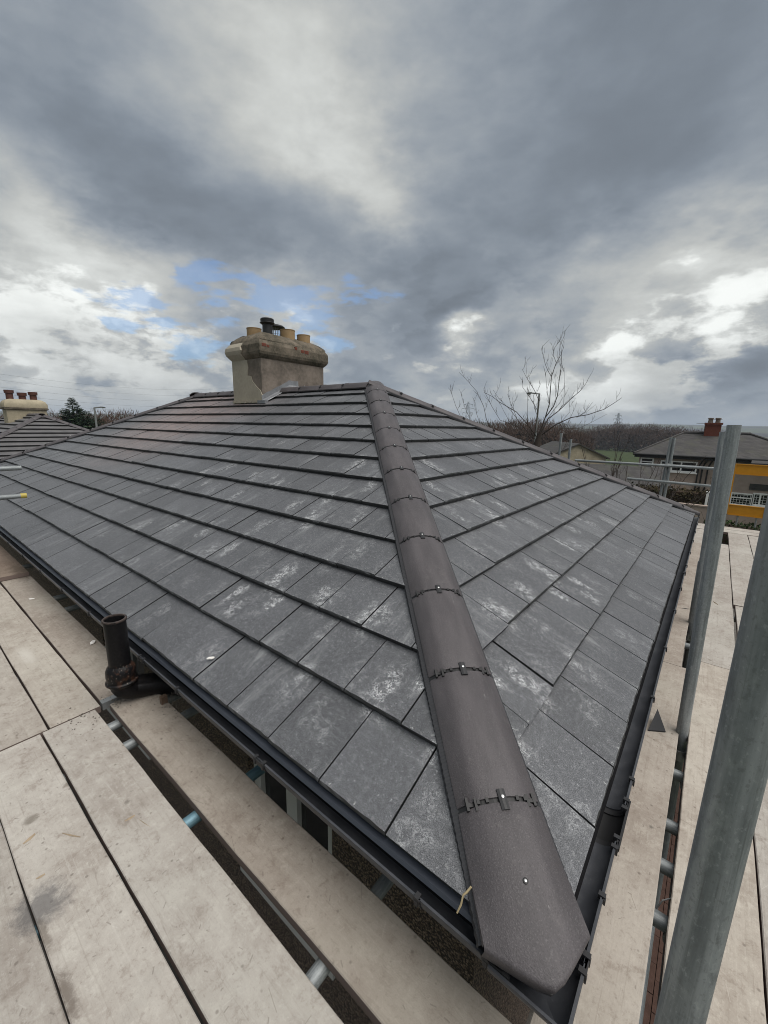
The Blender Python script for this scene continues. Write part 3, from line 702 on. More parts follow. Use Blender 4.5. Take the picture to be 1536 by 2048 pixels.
def build_gutters():
    def run(side, t0, t1, rim, o=0.0, name='gutter', corner=False, mat=M_GUT):
        mb = MB(); mb.loft(sweep(gprof(o, rim), side, t0, t1, corner)); ob = mb.build(name, mat, house, smooth=35); return ob
    RS, RE = 0.043, 0.055
    gS = [run('S', 0.10, 2.20, RS), run('S', 2.203, 6.2, RS), run('S', 6.203, 11.9, RS)]
    gE = [run('E', 0.10, 0.494, RE), run('E', 0.662, 3.75, RE), run('E', 3.753, 7.19, RE)]
    # corner angle and its drop
    mb = MB(); mb.loft(sweep(gprof(0.006, 0.0501), 'S', 0.0, 0.13, True)); mb.loft(sweep(gprof(0.006, 0.0501), 'E', 0.0, 0.13, True)); mb.build('gutter_corner', M_GUT, house, smooth=35)
    # running outlet in the east gutter: a deeper black box with its spigot
    mb = MB(); mb.loft(sweep(gprof(0.009, RE), 'E', 0.47, 0.69)); o = mb.build('gutter_outlet', M_BLACKP, house, smooth=35)
    mb = MB(); mb.lathe([(0.034, 0), (0.036, 0.002), (0.036, -0.12), (0.033, -0.12), (0.033, 0.0)], (0.0, 0.58, -0.150), 18); mb.build('spigot', M_BLACKP, o, smooth=40)
    mb = MB(); mb.box((0.018, 0.565, -0.146), (0.034, 0.605, -0.112)); bevel(mb.build('lug', M_LEAD, o), 0.004)
    # unions and brackets
    def clip(side, t, rim, name, w):
        mb = MB(); p = gprof(0.004, rim); mb.loft(sweep(p, side, t - w / 2, t + w / 2))
        for s_ in ((-1, 1) if w > 0.04 else (0,)):
            tc = t + s_ * w * 0.36
            lo, hi = (rim - 0.011, -0.070), (rim + 0.0075, -0.0555); hw = 0.007
            if side == 'S': mb.box((-tc - hw, -hi[0], lo[1]), (-tc + hw, -lo[0], hi[1])); mb.box((-tc - hw * .8, -hi[0] - 0.001, -0.084), (-tc + hw * .8, -hi[0] + 0.004, lo[1] + 0.004))
            else: mb.box((lo[0], tc - hw, lo[1]), (hi[0], tc + hw, hi[1])); mb.box((hi[0] - 0.004, tc - hw * .8, -0.084), (hi[0] + 0.001, tc + hw * .8, lo[1] + 0.004))
        return mb.build(name, M_CLIP, house, smooth=35)
    for t in (0.347, 1.78, 3.06, 3.68, 4.31, 4.95, 5.6, 6.8, 7.5, 8.2, 8.9, 9.6): clip('S', t, RS, 'gutter_bracket', 0.022)
    for t in (0.115, 1.09, 2.20, 6.20): clip('S', t, RS, 'gutter_union', 0.07)
    for t in (0.294, 0.80, 1.42, 2.025, 2.70, 3.27, 4.02, 4.6, 5.23, 5.8, 6.4, 7.0): clip('E', t, RE, 'gutter_bracket', 0.022)
    for t in (0.10, 0.49, 0.665, 3.75): clip('E', t, RE, 'gutter_union', 0.055)
    # eaves guard tray that laps from the tiles into the gutter
    mb = MB(); pr = [(-0.05, -0.030), (0.003, -0.038), (0.009, -0.049), (0.007, -0.051), (0.001, -0.041), (-0.05, -0.034)]
    mb.loft(sweep(pr, 'S', 0.04, 11.9)); mb.build('eaves_tray', M_TRAY, house)
build_gutters()

# ---------------- hip and ridge tiles
CAPL, PITCH = 0.450, 0.465
HALF = 0.131
def cap_section(droop, half=HALF, rise=0.024):
    # across (y), height (z): flat crown, two raking sides, small rounded shoulders
    ze = -droop * half + 0.017; ys = 0.50 * half; zs = rise - 0.007
    side_ = [(-half, ze - 0.005), (-half + 0.003, ze)]
    dy, dz_ = (ys - half), (zs - ze)
    pts = side_ + [(-half + (half - ys) * 0.5, ze + (zs - ze) * 0.54), (-ys - 0.018, zs - 0.0105), (-ys - 0.008, zs - 0.0045), (-ys + 0.004, zs - 0.0005), (-ys + 0.018, zs + 0.0022), (-ys * 0.4, rise - 0.0008), (0, rise)]
    return pts + [(-y, z) for y, z in reversed(pts[:-1])]
def cap_mesh(name, length, droop, mat, t=0.014):
    up = cap_section(droop); prof = up + [(y * 0.965, z - t) for y, z in reversed(up)]
    mb = MB(); e = 0.003
    ring = lambda x, k: [Vector((x, y * k, z - (1 - k) * 0.05)) for y, z in prof]
    mb.loft([ring(0, 0.985), ring(e, 1.0), ring(length - e, 1.0), ring(length, 0.985)])
    return mb.mesh(name, mat, 32)
DROOP_H, DROOP_R = SL / math.sqrt(2) / math.sqrt(1 + SL * SL / 2) , SL
DROOP_H = SL / math.sqrt(2)
def union_mesh(droop, big=True):
    up = cap_section(droop); mb = MB()
    # dark jointing strip just under the surface
    lo = [(y * 1.0, z - 0.006) for y, z in up]
    prof = lo + [(y, z - 0.02) for y, z in reversed(lo)]
    mb.loft([[Vector((x, y, z)) for y, z in prof] for x in (-0.030, 0.022)])
    # toothed edge
    for i in range(2, len(up) - 2):
        if i % 2: continue
        y, z = up[i]
        mb.box((-0.004, y - 0.005, z - 0.010), (0.009, y + 0.004, z + 0.0012))
    # paired side clips
    for s in (-1, 1):
        for k, (dx0, dx1) in ((0.62, (-0.020, 0.014)), (0.80, (-0.015, 0.021))):
            yy = s * HALF * k
            zz = min(up, key=lambda q: abs(q[0] - yy))[1]
            mb.box((dx0, yy - 0.004, zz - 0.006), (dx1, yy + 0.004, zz + 0.005))
        yy = s * HALF * 0.71; zz = min(up, key=lambda q: abs(q[0] - yy))[1]
        mb.box((-0.005, yy - 0.012, zz - 0.006), (0.005, yy + 0.012, zz + 0.004))
    return mb.mesh('ridge_union', M_BLACKP)
def plate_mesh():
    mb = MB(); r = 0.022
    mb.loft([[Vector((x, y, z)) for y, z in ((-0.013, r - 0.002), (-0.012, r + 0.006), (-0.004, r + 0.0085), (0.004, r + 0.0085), (0.012, r + 0.006), (0.013, r - 0.002))] for x in (-0.030, -0.027, 0.023, 0.026)])
    return mb.mesh('clip_plate', M_CLIP)
def screw_mesh():
    mb = MB(); r = 0.032; mb.lathe([(0.0001, r + 0.0022), (0.002, r + 0.0020), (0.0045, r + 0.0012), (0.0052, r - 0.001)][::-1], (0, 0, 0), 10)
    return mb.mesh('screw', M_SCREW, 30)
ME_UN = {d: union_mesh(d) for d in (DROOP_H, DROOP_R)}
ME_PL, ME_SC = plate_mesh(), screw_mesh()
ME_CAP = {d: cap_mesh('hip_tile', CAPL, d, M_HIP) for d in (DROOP_H, DROOP_R)}
def cap_run(name, p0, axis, n, droop, start=0.0, first_clip=True):
    a = axis.normalized(); side = Vector((0, 0, 1)).cross(a).normalized(); up = a.cross(side)
    for i in range(n):
        j = Matrix.Translation((0, SHIFT if droop < SL else 0.0, 0)) @ Matrix.Rotation(R.uniform(-0.004, 0.004), 4, 'Z') @ Matrix.Rotation(R.uniform(-0.005, 0.005), 4, 'X')
        mw = frame(p0 + a * (start + i * PITCH) + up * R.uniform(-0.001, 0.001), a, side, up) @ j
        o = link(name, ME_CAP[droop], house, mw)
        if i or first_clip:
            cm = mw @ Matrix.Translation((-0.0065, 0, 0))
            u = link('ridge_union', ME_UN[droop], o, cm); link('clip_plate', ME_PL, o, cm); link('screw', ME_SC, o, cm @ Matrix.Translation((0.004, 0, 0)))
SHIFT = 0.002                       # the caps sit a little off the hip line
HIPN = math.sqrt(2 + SL * SL)
RAISE = -0.004
hips = {'front': (Vector((0, 0, 0)), Vector((-1, 1, SL))), 'right': (Vector((0, W, 0)), Vector((-1, -1, SL))), 'left': (Vector((-L, 0, 0)), Vector((1, 1, SL))), 'back': (Vector((-L, W, 0)), Vector((1, -1, SL)))}
for k, (p0, ax) in hips.items():
    p0 = p0 + Vector((0, 0, RAISE))
    cap_run('hip_tile', p0, ax, 11, DROOP_H, start=0.352)
    a = ax.normalized(); side = Vector((0, 0, 1)).cross(a).normalized(); up = a.cross(side); mw = frame(p0, a, side, up)
    # starter: pointed block end, flattening towards a blunt nose over the gutter corner
    sec = cap_section(DROOP_H); mb = MB(); rows = []
    for y, z in sec:
        ay = abs(y) / HALF
        xl = -0.036 + 0.082 * max(0.0, (math.sqrt(ay * ay + 0.016) - 0.1265) / (math.sqrt(1.016) - 0.1265))
        def zt(x):
            k_ = max(0.0, min(1.0, (0.26 - x) / 0.24)); k_ = k_ * k_ * (3 - 2 * k_); return z * (1 - k_) + (0.008 - 0.034 * max(0.0, ay - 0.25)) * k_
        tp = lambda x: (y * (1.04 - 0.04 * max(0.0, min(1.0, (x - 0.04) / 0.29))), 0.008 - 0.006 * max(0.0, min(1.0, (x - 0.04) / 0.29)))
        Y_ = lambda x: sum(tp(x))
        xs = [0.338, 0.334] + [0.334 + (xl + 0.010 - 0.334) * q_ / 7 for q_ in range(1, 8)]
        row = [Vector((x, Y_(x), zt(x) - (0.002 if i_ == 0 else 0))) for i_, x in enumerate(xs)]
        ze = zt(xl)
        row += [Vector((xl + 0.003, Y_(xl), ze - 0.003)), Vector((xl, Y_(xl), ze - 0.009)), Vector((xl + 0.001, Y_(xl), ze - 0.048)), Vector((xl + 0.008, Y_(xl), ze - 0.056))]
        rows.append(row)
    mb.loft(rows, cap=False, closed=False)
    for edge_ in (rows[0], list(reversed(rows[-1]))):                       # side thickness
        mb.loft([edge_[1:9] if edge_ is rows[0] else edge_[4:12], [q_ - Vector((0, 0, 0.020)) for q_ in (edge_[1:9] if edge_ is rows[0] else edge_[4:12])]], cap=False, closed=False)
    mb.loft([[r[0], Vector((r[0].x, r[0].y * 0.97, r[0].z - 0.016))] for r in rows], cap=False, closed=False)
    under = [[Vector((q_.x, q_.y * 0.985, q_.z - 0.016)) for q_ in r[0:9]] for r in rows]
    mb.loft(under, cap=False, closed=False)
    o = mb.build('hip_end_tile', M_HIP, house, smooth=48, mw=mw)
    if k == 'front': tag(o, 'pointed end tile over the gutter corner')
    w = MB(); w.lathe([(0.0072, 0.0), (0.0072, 0.0026), (0.0052, 0.0036), (0.0051, 0.0036)], (0.155, 0.006, 0.0165), 16); w.build('washer', M_BLACKP, o, mw=mw, smooth=30)
    w = MB(); w.lathe([(0.0038, 0.002), (0.0035, 0.0040), (0.002, 0.0047), (0.0001, 0.0048)], (0.155, 0.006, 0.0165), 12); w.build('screw', M_SCREW, o, mw=mw, smooth=40)
    # corrugated dry-hip roll showing on both sides
    for s in (-1, 1):
        mb = MB(); rings = []; npitch = int(5.3 / 0.011); rr = random.Random(5)
        for i in range(npitch * 2):
            x = 0.06 + i * 0.0055
            if x > HIPN * W / 2 - 0.1: break
            zr = 0.0024 if (i % 2) == 0 else 0.0
            # rests on the stepped tiles: height follows the course under it
            wv = x / HIPN / CT; fr_ = (wv % GAUGE)
            e_out = (SHIFT + HALF + 0.016 if s > 0 else HALF - SHIFT + 0.005) + (0.0015 if (i % 4) in (0, 1) else 0)
            ring = [(0.110, -DROOP_H * 0.110 + 0.006), (e_out - 0.022, -DROOP_H * (e_out - 0.022) + 0.0085 + zr), (e_out, -DROOP_H * e_out + 0.0075 + zr), (e_out + 0.001, -DROOP_H * e_out - 0.012)]
            rings.append([Vector((x, s * y, z)) for y, z in ring])
        if s < 0: rings = [list(reversed(r)) for r in rings]
        mb.loft(rings, cap=False, closed=False)
        mb.build('dry_hip_roll', M_ROLL, house, mw=mw)
# ridge, broken by the chimney
rz = H + RAISE + 0.010
apex = Vector((-W / 2, W / 2, rz)); rend = Vector((-L + W / 2, W / 2, rz))
n1 = 4
for k in range(n1): pass
cap_run('ridge_tile', Vector((-5.48, W / 2, rz)), Vector((1, 0, 0)), 4, DROOP_R, start=0.0, first_clip=False)
cap_run('ridge_tile', Vector((rend.x + 0.05, W / 2, rz)), Vector((1, 0, 0)), 4, DROOP_R, start=0.0, first_clip=False)
# ---------------- chimney
def rect(x0, x1, y0, y1, z, j=0.0, rr=None):
    pts = []
    c = 0.012
    for (cx, cy, a0) in ((x1 - c, y0 + c, -90), (x1 - c, y1 - c, 0), (x0 + c, y1 - c, 90), (x0 + c, y0 + c, 180)):
        for k in range(3):
            a = math.radians(a0 + 45 * k); pts.append(Vector((cx + c * math.cos(a), cy + c * math.sin(a), z)))
    return pts
CX0, CX1, CY0, CY1 = -6.29, -5.52, 3.15, 4.45
BANDP = [(2.205, 0.0), (2.228, 0.026), (2.262, 0.052), (2.30, 0.062), (2.41, 0.058), (2.43, 0.048), (2.475, 0.020)]
def build_chimney():
    mb = MB(); mb.loft([rect(CX0, CX1, CY0, CY1, z) for z in (1.1, 1.6, 2.222)])
    ch = mb.build('chimney', M_CONC, house, smooth=40)
    mb = MB(); mb.loft([rect(CX0 - o, CX1 + o, CY0 - o, CY1 + o, z) for z, o in BANDP]); mb.build('band', M_BAND, ch)
    # weak mortar flaunching round the pots
    mb = MB(); rr = random.Random(2); rings = []
    for z, o in ((2.474, 0.021), (2.50, 0.008), (2.545, -0.05), (2.60, -0.12), (2.62, -0.22)):
        ring = rect(CX0 - o, CX1 + o, CY0 - o, CY1 + o, z)
        rings.append([q + Vector((rr.uniform(-.012, .012), rr.uniform(-.012, .012), rr.uniform(-.012, .016))) for q in ring])
    mb.loft(rings); mb.build('flaunching', M_BAND, ch, smooth=60)
    # newer, paler render: ragged sheet on the near face and over the left end of the band
    outl = [(466, 720), (495, 720), (497, 735), (496, 751), (503, 753), (506, 763), (514, 773), (522, 781), (525, 790), (524.5, 806), (469, 811)]
    pts = [at_y(px, py, CY0) for px, py in outl]
    mb = MB(); n = len(pts)
    f_ = [Vector((max(q.x, CX0 - 0.004), CY0 - 0.012, q.z)) for q in pts]; bk = [Vector((q.x, CY0 + 0.01, q.z)) for q in f_]
    mb.add(f_ + bk, [tuple(range(n - 1, -1, -1))] + [(i, (i + 1) % n, (i + 1) % n + n, i + n) for i in range(n)])
    mb.box((CX0 - 0.012, CY0 - 0.0121, 1.1), (CX0 + 0.01, CY1 + 0.01, 2.22))
    mb.build('new_render', M_PATCH, ch)
    mb = MB(); mb.loft([rect(CX0 - o - 0.010, -5.93 + 0.02 * math.sin(z * 60), CY0 - o - 0.010, CY1 + o + 0.010, z) for z, o in [(2.20, 0.0), (2.235, 0.03), (2.285, 0.068), (2.34, 0.082), (2.395, 0.072), (2.46, 0.02), (2.52, -0.05), (2.565, -0.12)]])
    mb.build('new_render_cap', M_PATCH, ch)
    for (px, py, w_, h_) in ((530, 689, 0.085, 0.05), (538, 692, 0.05, 0.04), (607, 703, 0.07, 0.05), (615, 705, 0.09, 0.06), (594, 697, 0.05, 0.05)):
        q = at_y(px, py, 3.3); d_ = ray(px, py); xx = CX1 + 0.082; q = CAM + d_ * ((xx - CAM.x) / d_.x)
        mb = MB(); mb.box((CX1 + 0.02, q.y - w_ / 2, q.z - h_ / 2), (CX1 + 0.0635, q.y + w_ / 2, q.z + h_ / 2)); bevel(mb.build('brick', M_BRICK, ch), 0.006)
    def pot(x, y, top, r=0.118):
        mb = MB(); b0 = 2.50; mb.lathe([(r * 0.96, b0), (r, b0 + 0.06), (r, top - 0.012), (r + 0.004, top - 0.010), (r + 0.004, top), (r - 0.014, top), (r - 0.016, b0 + 0.02), (0.001, b0 + 0.02)], (x, y, 0), 24)
        return mb.build('chimney_pot', M_POT, ch, smooth=40)
    pot(-6.10, 3.45, 2.745); pot(-5.75, 3.86, 2.75); pot(-5.75, 4.20, 2.725, 0.112); pot(-6.08, 4.26, 2.69); pot(-6.10, 3.86, 2.66); pot(-5.75, 3.46, 2.60)
    mb = MB(); mb.lathe([(0.080, 2.56), (0.078, 2.755), (0.105, 2.775), (0.118, 2.785), (0.104, 2.795), (0.108, 2.840), (0.092, 2.853), (0.0, 2.855)], (-5.75, 3.46, 0), 24); mb.build('cowl', M_BLACKP, ch, smooth=35, label='black cylindrical flue cowl')
    mb = MB(); mb.lathe([(0.16, 2.805), (0.162, 2.815), (0.13, 2.84), (0.06, 2.86), (0.0, 2.865)], (-6.0, 3.80, 0), 28)
    cw = mb.build('cowl', M_BLACKP, ch, smooth=50, label='flat black disc cowl on a wire cage')
    mb = MB()
    for j in range(20):
        a = 2 * PI * j / 20; q = Vector((-6.0 + 0.10 * math.cos(a), 3.80 + 0.10 * math.sin(a), 0)); mb.tube([q + Vector((0, 0, 2.62)), q + Vector((0, 0, 2.81))], 0.0035, 4)
    for z in (2.70, 2.78): mb.tube([Vector((-6.0 + 0.10 * math.cos(2 * PI * j / 20), 3.80 + 0.10 * math.sin(2 * PI * j / 20), z)) for j in range(21)], 0.003, 4)
    mb.build('wire_cage', M_GALV, cw)
    # lead: stepped upstand on the east face and the strip on the tiles, front apron corner
    mb = MB(); y0, y1 = CY0 - 0.02, 3.86
    zf = lambda y: SL * y
    rings = []; rr = random.Random(8)
    for i in range(9):
        y = y0 + (y1 - y0) * i / 8; w = rr.uniform(-0.004, 0.004)
        zz = min(zf(y), H + 0.05)
        rings.append([Vector((CX1 + 0.004, y, zz + 0.10 + w)), Vector((CX1 + 0.010, y, zz + 0.103 + w)), Vector((CX1 + 0.014, y, zz + 0.03)), Vector((CX1 + 0.04, y, zz + 0.014 + w)), Vector((CX1 + 0.10, y, zz + 0.010 + w)), Vector((CX1 + 0.105, y, zz + 0.002))])
    mb.loft(rings, cap=False, closed=False); o = mb.build('lead_flashing', M_LEAD, ch, smooth=40)
    mb = MB(); mb.box((CX1 - 0.03, CY0 - 0.075, zf(CY0 - 0.07) + 0.0), (CX1 + 0.16, CY0 - 0.012, zf(CY0) + 0.014)); mb.build('lead_apron', M_LEAD, ch)
    mb = MB(); rr = random.Random(4)
    for i in range(40):
        x = CX0 + (CX1 - CX0) * i / 40; q = Vector((x, CY0 - 0.02 - rr.random() * 0.02, zf(CY0) - 0.005)); s = rr.uniform(0.012, 0.028)
        mb.box(q - Vector((s, s, s * 0.6)), q + Vector((s, s, s * 0.8)), None)
    mb.build('mortar_fillet', M_PATCH, ch)
build_chimney()

# ---------------- soil vent pipe on the south wall
def build_vent():
    x, y = -2.225, -0.140
    mb = MB(); r = 0.0525
    mb.lathe([(r, -0.14), (r, 0.190), (r + 0.005, 0.193), (r + 0.006, 0.200), (r + 0.003, 0.205), (r - 0.004, 0.204), (r - 0.006, 0.190), (r - 0.006, 0.0), (0.001, 0.0)], (x, y, 0), 32)
    v = mb.build('vent_pipe', M_VENT, house, smooth=40)
    mb = MB(); mb.lathe([(r + 0.001, -0.06), (r + 0.012, -0.075), (r + 0.018, -0.090), (r + 0.020, -0.125), (r + 0.017, -0.132), (r + 0.017, -0.150), (r + 0.025, -0.156), (r + 0.025, -0.164), (r + 0.016, -0.170), (r + 0.012, -0.178)], (x, y, 0), 32)
    mb.build('socket', M_VENT, v, smooth=40)
    pts = [Vector((x, y, -0.165))]
    for k in range(7):
        a = PI / 2 * k / 6 * 0.93; pts.append(Vector((x + 0.0, y + 0.075 * (1 - math.cos(a)), -0.172 - 0.062 * math.sin(a))))
    pts += [Vector((x + 0.03, y + 0.16, -0.248)), Vector((x + 0.16, y + 0.45, -0.38))]
    mb = MB(); mb.tube(pts, r + 0.008, 24); mb.build('elbow', M_VENT, v, smooth=50)
    mb = MB(); mb.box((-2.07, -0.02, DECK + 0.0), (-2.045, 0.012, -0.255)); mb.build('rusty_stay', M_RUST, v)
build_vent()

# ------------------------------------------------------------------ scaffold
scaf = empty('scaffold', (0.2, -0.25, GROUND), 'galvanised tube scaffold with upright poles and rails around the bungalow', 'scaffold')
def tube_obj(name, a, b, mat=M_TUBE, r=0.02415, label=None, parent=None, n=24, open_end=True):
    a, b = Vector(a), Vector(b); d = b - a; Ln = d.length; z = d.normalized(); x = z.orthogonal().normalized(); y = z.cross(x)
    mb = MB(); ri = r - 0.0038
    mb.lathe([(ri, 0.10), (ri, 0.0), (r, 0.0), (r, Ln), (ri, Ln), (ri, Ln - 0.10)], (0, 0, 0), n)
    return mb.build(name, mat, parent or scaf, smooth=40, mw=frame(a, x, y, z), label=label)
def coupler(p, ax, parent=None):
    p = Vector(p); mb = MB(); z = Vector(ax).normalized(); x = z.orthogonal().normalized(); y = z.cross(x)
    mb.lathe([(0.0245, -0.028), (0.031, -0.028), (0.031, 0.028), (0.0245, 0.028)], (0, 0, 0), 18)
    mb.box((0.024, -0.022, -0.026), (0.062, 0.022, 0.026)); mb.tube([Vector((0.045, -0.045, 0)), Vector((0.045, 0.045, 0))], 0.007, 8); mb.box((0.034, 0.036, -0.011), (0.056, 0.050, 0.011))
    return mb.build('coupler', M_STEEL, parent or scaf, smooth=35, mw=frame(p, x, y, z))
near_base = Vector((0.192, -0.262, GROUND)); near_top = Vector((0.197, -0.250, 2.4))
tube_obj('standard', near_base, near_top, n=40, label='nearest upright pole')
T1b = at_z(1364, 1465, DECK); T1t = at_y(1468.5, 850, T1b.y); d = (T1t - T1b); tube_obj('standard', T1b - d * ((T1b.z - GROUND) / d.z), T1t, r=0.0262, label='second upright pole with its open top in view', n=32)
T2b = at_z(1386, 1246, DECK); T2t = at_y(1447, 864, T2b.y); d = (T2t - T2b); tube_obj('standard', T2b - d * ((T2b.z - GROUND) / d.z), T2t)
tube_obj('sleeve', T2b + d * 0.0 + Vector((0.0, 0, -0.12)), T2b + d * 0.34, r=0.031, mat=M_TUBE)
# uprights at the far end, with guard rails
for (a, b) in (((1322, 985), (1343, 875)), ((1330, 985), (1349, 876))):
    q0, q1 = at_y(*a, 8.0), at_y(*b, 8.0); dd = q1 - q0; tube_obj('standard', q0 - dd * ((q0.z - GROUND) / dd.z), q1)
for (a, b) in (((1120, 920), (1123, 866)), ((1137, 925), (1142, 878))):
    q0, q1 = at_y(*a, 8.15), at_y(*b, 8.15); tube_obj('standard', (q1.x, q1.y, GROUND), q1)
for (a, b) in (((1150, 920.5), (1440, 938)), ((1255, 957.0), (1440, 974))):
    q0, q1 = at_y(*a, 7.94), at_y(*b, 7.94); tube_obj('guard_rail', q0, q1)
    m_ = q0 + (q1 - q0) * 0.62; coupler(at_y(1334 if a[0] < 1200 else 1328, 930 if a[0] < 1200 else 965, 7.96), (0, 0, 1))
# guard rails at the west end that reach in from the left
a = Vector((-5.36, 0.12, 0.452)); o = tube_obj('guard_rail', a, a + Vector((0.05, -2.6, 0.02)), label='guard rail with a yellow end cap')
mb = MB(); mb.lathe([(0.0255, -0.004), (0.0255, 0.045), (0.0001, 0.0452)], (0, 0, 0), 16); mb.build('end_cap', M_YCAP, o, smooth=35, mw=frame(a + Vector((0, -0.038, 0)), (1, 0, 0), (0, 0, -1), (0, 1, 0)))
a = Vector((-5.36, 0.12, 0.737)); tube_obj('guard_rail', a, a + Vector((0.05, -2.6, 0.01)))
tube_obj('standard', (-5.30, -1.42, GROUND), (-5.30, -1.42, 1.2))
# transoms under the boards, crossing both gaps, and ledgers
TZ = -0.363
for x in (-2.16, -1.955, -0.572, -4.0, -4.35, -3.05, -5.6): tube_obj('transom', (x, -1.5, TZ), (x, 0.27, TZ))
tube_obj('transom', (-1.327, -1.5, TZ), (-1.327, 0.27, TZ), mat=M_TUBEB, label='transom painted pale blue')
for y in (0.594, 0.809, 1.015, 1.344, 2.095, 2.831, 3.665, 4.6, 5.6, 6.6): tube_obj('transom', (-0.27, y, TZ), (1.5, y, TZ))
tube_obj('ledger', (-7.0, -0.262, -0.412), (1.3, -0.262, -0.412)); tube_obj('ledger', (-7.0, -1.35, -0.412), (1.3, -1.35, -0.412))
tube_obj('ledger', (0.245, -0.9, -0.412), (0.245, 8.0, -0.412)); tube_obj('ledger', (1.3, -0.9, -0.412), (1.3, 8.0, -0.412))
for y in (-1.35,): tube_obj('standard', (1.35, y, GROUND), (1.35, y, 1.6))
tube_obj('ledger', (-0.9, -0.16, -1.15), (-0.2, -0.16, -1.15)); tube_obj('ledger', (0.215, -0.6, -1.5), (0.215, 7.0, -1.5)); tube_obj('ledger', (-6, -0.215, -1.45), (1, -0.215, -1.45))
for y in (0.594, 1.344, 2.095): coupler((0.245, y, -0.388), (0, 1, 0))
coupler((0.196, 1.60, -0.42), (0, 0, 1)); coupler((0.16, 3.17, -0.42), (0, 0, 1))
mb = MB(); mb.tube([(0.18, 0.62, -0.385), (0.20, 0.64, -0.33), (0.235, 0.66, -0.305), (0.30, 0.668, -0.297)], 0.0025, 5); mb.build('tie_wire', M_STEEL, scaf)

def board(x0, x1, y0, y1, label, z=DECK, along='x', tilt=0.0, group='boards of the scaffold deck', band=(), tone=(1, 1, 1)):
    """boards are modelled with x along their length"""
    Ln = (x1 - x0) if along == 'x' else (y1 - y0); wd = (y1 - y0) if along == 'x' else (x1 - x0); th = 0.038
    mb = MB(); n = max(2, int(Ln / 0.12)); rr = random.Random(hash((round(x0, 3), round(y0, 3))) & 0xffff)
    rings = []
    ph = rr.uniform(0, 6)
    for i in range(n + 1):
        x = -Ln / 2 + Ln * i / n; wob = 0.0012 * math.sin(i * 0.9 + ph) + rr.uniform(-0.0008, 0.0008); b_ = 0.003
        zt = 0.001 * math.sin(i * 0.35 + ph)
        hw = wd / 2
        rings.append([Vector((x, -hw + wob, -th + zt)), Vector((x, hw + wob, -th + zt)), Vector((x, hw + wob, -b_ + zt)), Vector((x, hw - b_ + wob, zt)), Vector((x, -hw + b_ + wob, zt)), Vector((x, -hw + wob, -b_ + zt))])
    mb.loft(rings)
    c = Vector(((x0 + x1) / 2, (y0 + y1) / 2, z))
    rot = Matrix.Rotation(0 if along == 'x' else PI / 2, 4, 'Z')
    mw = Matrix.Translation(c) @ rot @ Matrix.Rotation(tilt, 4, 'X')
    root = link('scaffold_board', mb.mesh('scaffold_board', M_BOARD), None, mw)
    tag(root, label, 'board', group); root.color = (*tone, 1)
    for end in band:
        q = MB(); hw = wd / 2 + 0.0015; s = -1 if end == 0 else 1; xe = s * Ln / 2
        lo, hi = sorted((xe + s * 0.0015, xe - s * 0.04)); q.box((lo, -hw, -th - 0.0015), (hi, hw, 0.0022)); q.build('end_band', M_STEEL, root, mw=mw)
    return root
# west-facing strip boards beside the south gutter (near lengths)
J = -2.29
board(J + 0.02, 0.60, -0.200, 0.017, 'shade-browned scaffold board tucked under the gutter in front of the soil vent pipe', tilt=0.004, tone=(0.80, 0.76, 0.72))  # tone paints in the shade below the eave
board(J + 0.005, 0.9, -0.487, -0.262, 'long scaffold board on the outer side of the gap with the blue tube', z=DECK + 0.001)
board(J + 0.004, 1.0, -0.712, -0.497, 'scaffold board third out from the gutter, with splinters lying on it', z=DECK - 0.002)
board(-3.1, 0.8, -0.945, -0.7165, 'dirty scaffold board at the lower left corner with a black smear', z=DECK)
board(-3.1, 0.8, -1.175, -0.950, 'scaffold board outermost behind the dirty corner board', z=DECK - 0.001)
# far lengths beyond the vent pipe
board(-5.02, J - 0.012, -0.224, -0.004, 'scaffold board beside the gutter beyond the vent pipe, a white flake on it', z=DECK + 0.002, band=(1,), tone=(0.78, 0.75, 0.72))  # tone browned to carry the eave shade further along
board(-6.2, J - 0.004, -0.455, -0.236, 'scaffold board second from the gutter beyond the vent pipe', z=DECK, tone=(0.92, 0.90, 0.87))
board(-6.2, J - 0.006, -0.690, -0.464, 'scaffold board with the pale scrape mark beyond the board joint', z=DECK - 0.001, tone=(0.95, 0.93, 0.91))
board(-6.9, -3.11, -0.930, -0.700, 'scaffold board outermost at the left edge beyond the joint', z=DECK)
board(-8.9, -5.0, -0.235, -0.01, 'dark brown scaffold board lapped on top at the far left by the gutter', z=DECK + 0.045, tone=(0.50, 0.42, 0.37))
board(-10.1, -6.21, -0.455, -0.236, 'scaffold board at the far left end behind the lapped board', z=DECK)
# east strip
board(-0.042, 0.181, 0.030, 2.33, 'scaffold board along the east gutter with the black offcut on it', along='y', z=DECK, tone=(0.90, 0.865, 0.835))  # tone puts the lighter shade beside the east gutter into the colour
board(-0.077, 0.146, 2.336, 6.23, 'far scaffold board along the east gutter behind the upright poles', along='y', z=DECK + 0.001, tone=(0.92, 0.88, 0.85))  # same gutter-side shade painted through its tone
board(-0.077, 0.146, 6.236, 7.3, 'short scaffold board at the far end of the east gutter', along='y')
board(0.2205, 0.4455, 0.030, 2.50, 'pale scaffold board between the two nearest upright poles', along='y', z=DECK + 0.001, tone=(1.03, 1.0, 0.96))
board(0.2205, 0.432, 2.506, 6.4, 'pale scaffold board beyond the second upright pole', along='y', z=DECK)
board(0.4515, 0.6765, 0.030, 3.85, 'pale scaffold board at the right edge behind the nearest pole', along='y', z=DECK)
board(0.4375, 0.6625, 3.855, 7.3, 'pale scaffold board running to the yellow gate', along='y', z=DECK + 0.004)
board(0.680, 0.905, 0.030, 3.9, 'outermost scaffold board in the lower right corner', along='y', z=DECK)
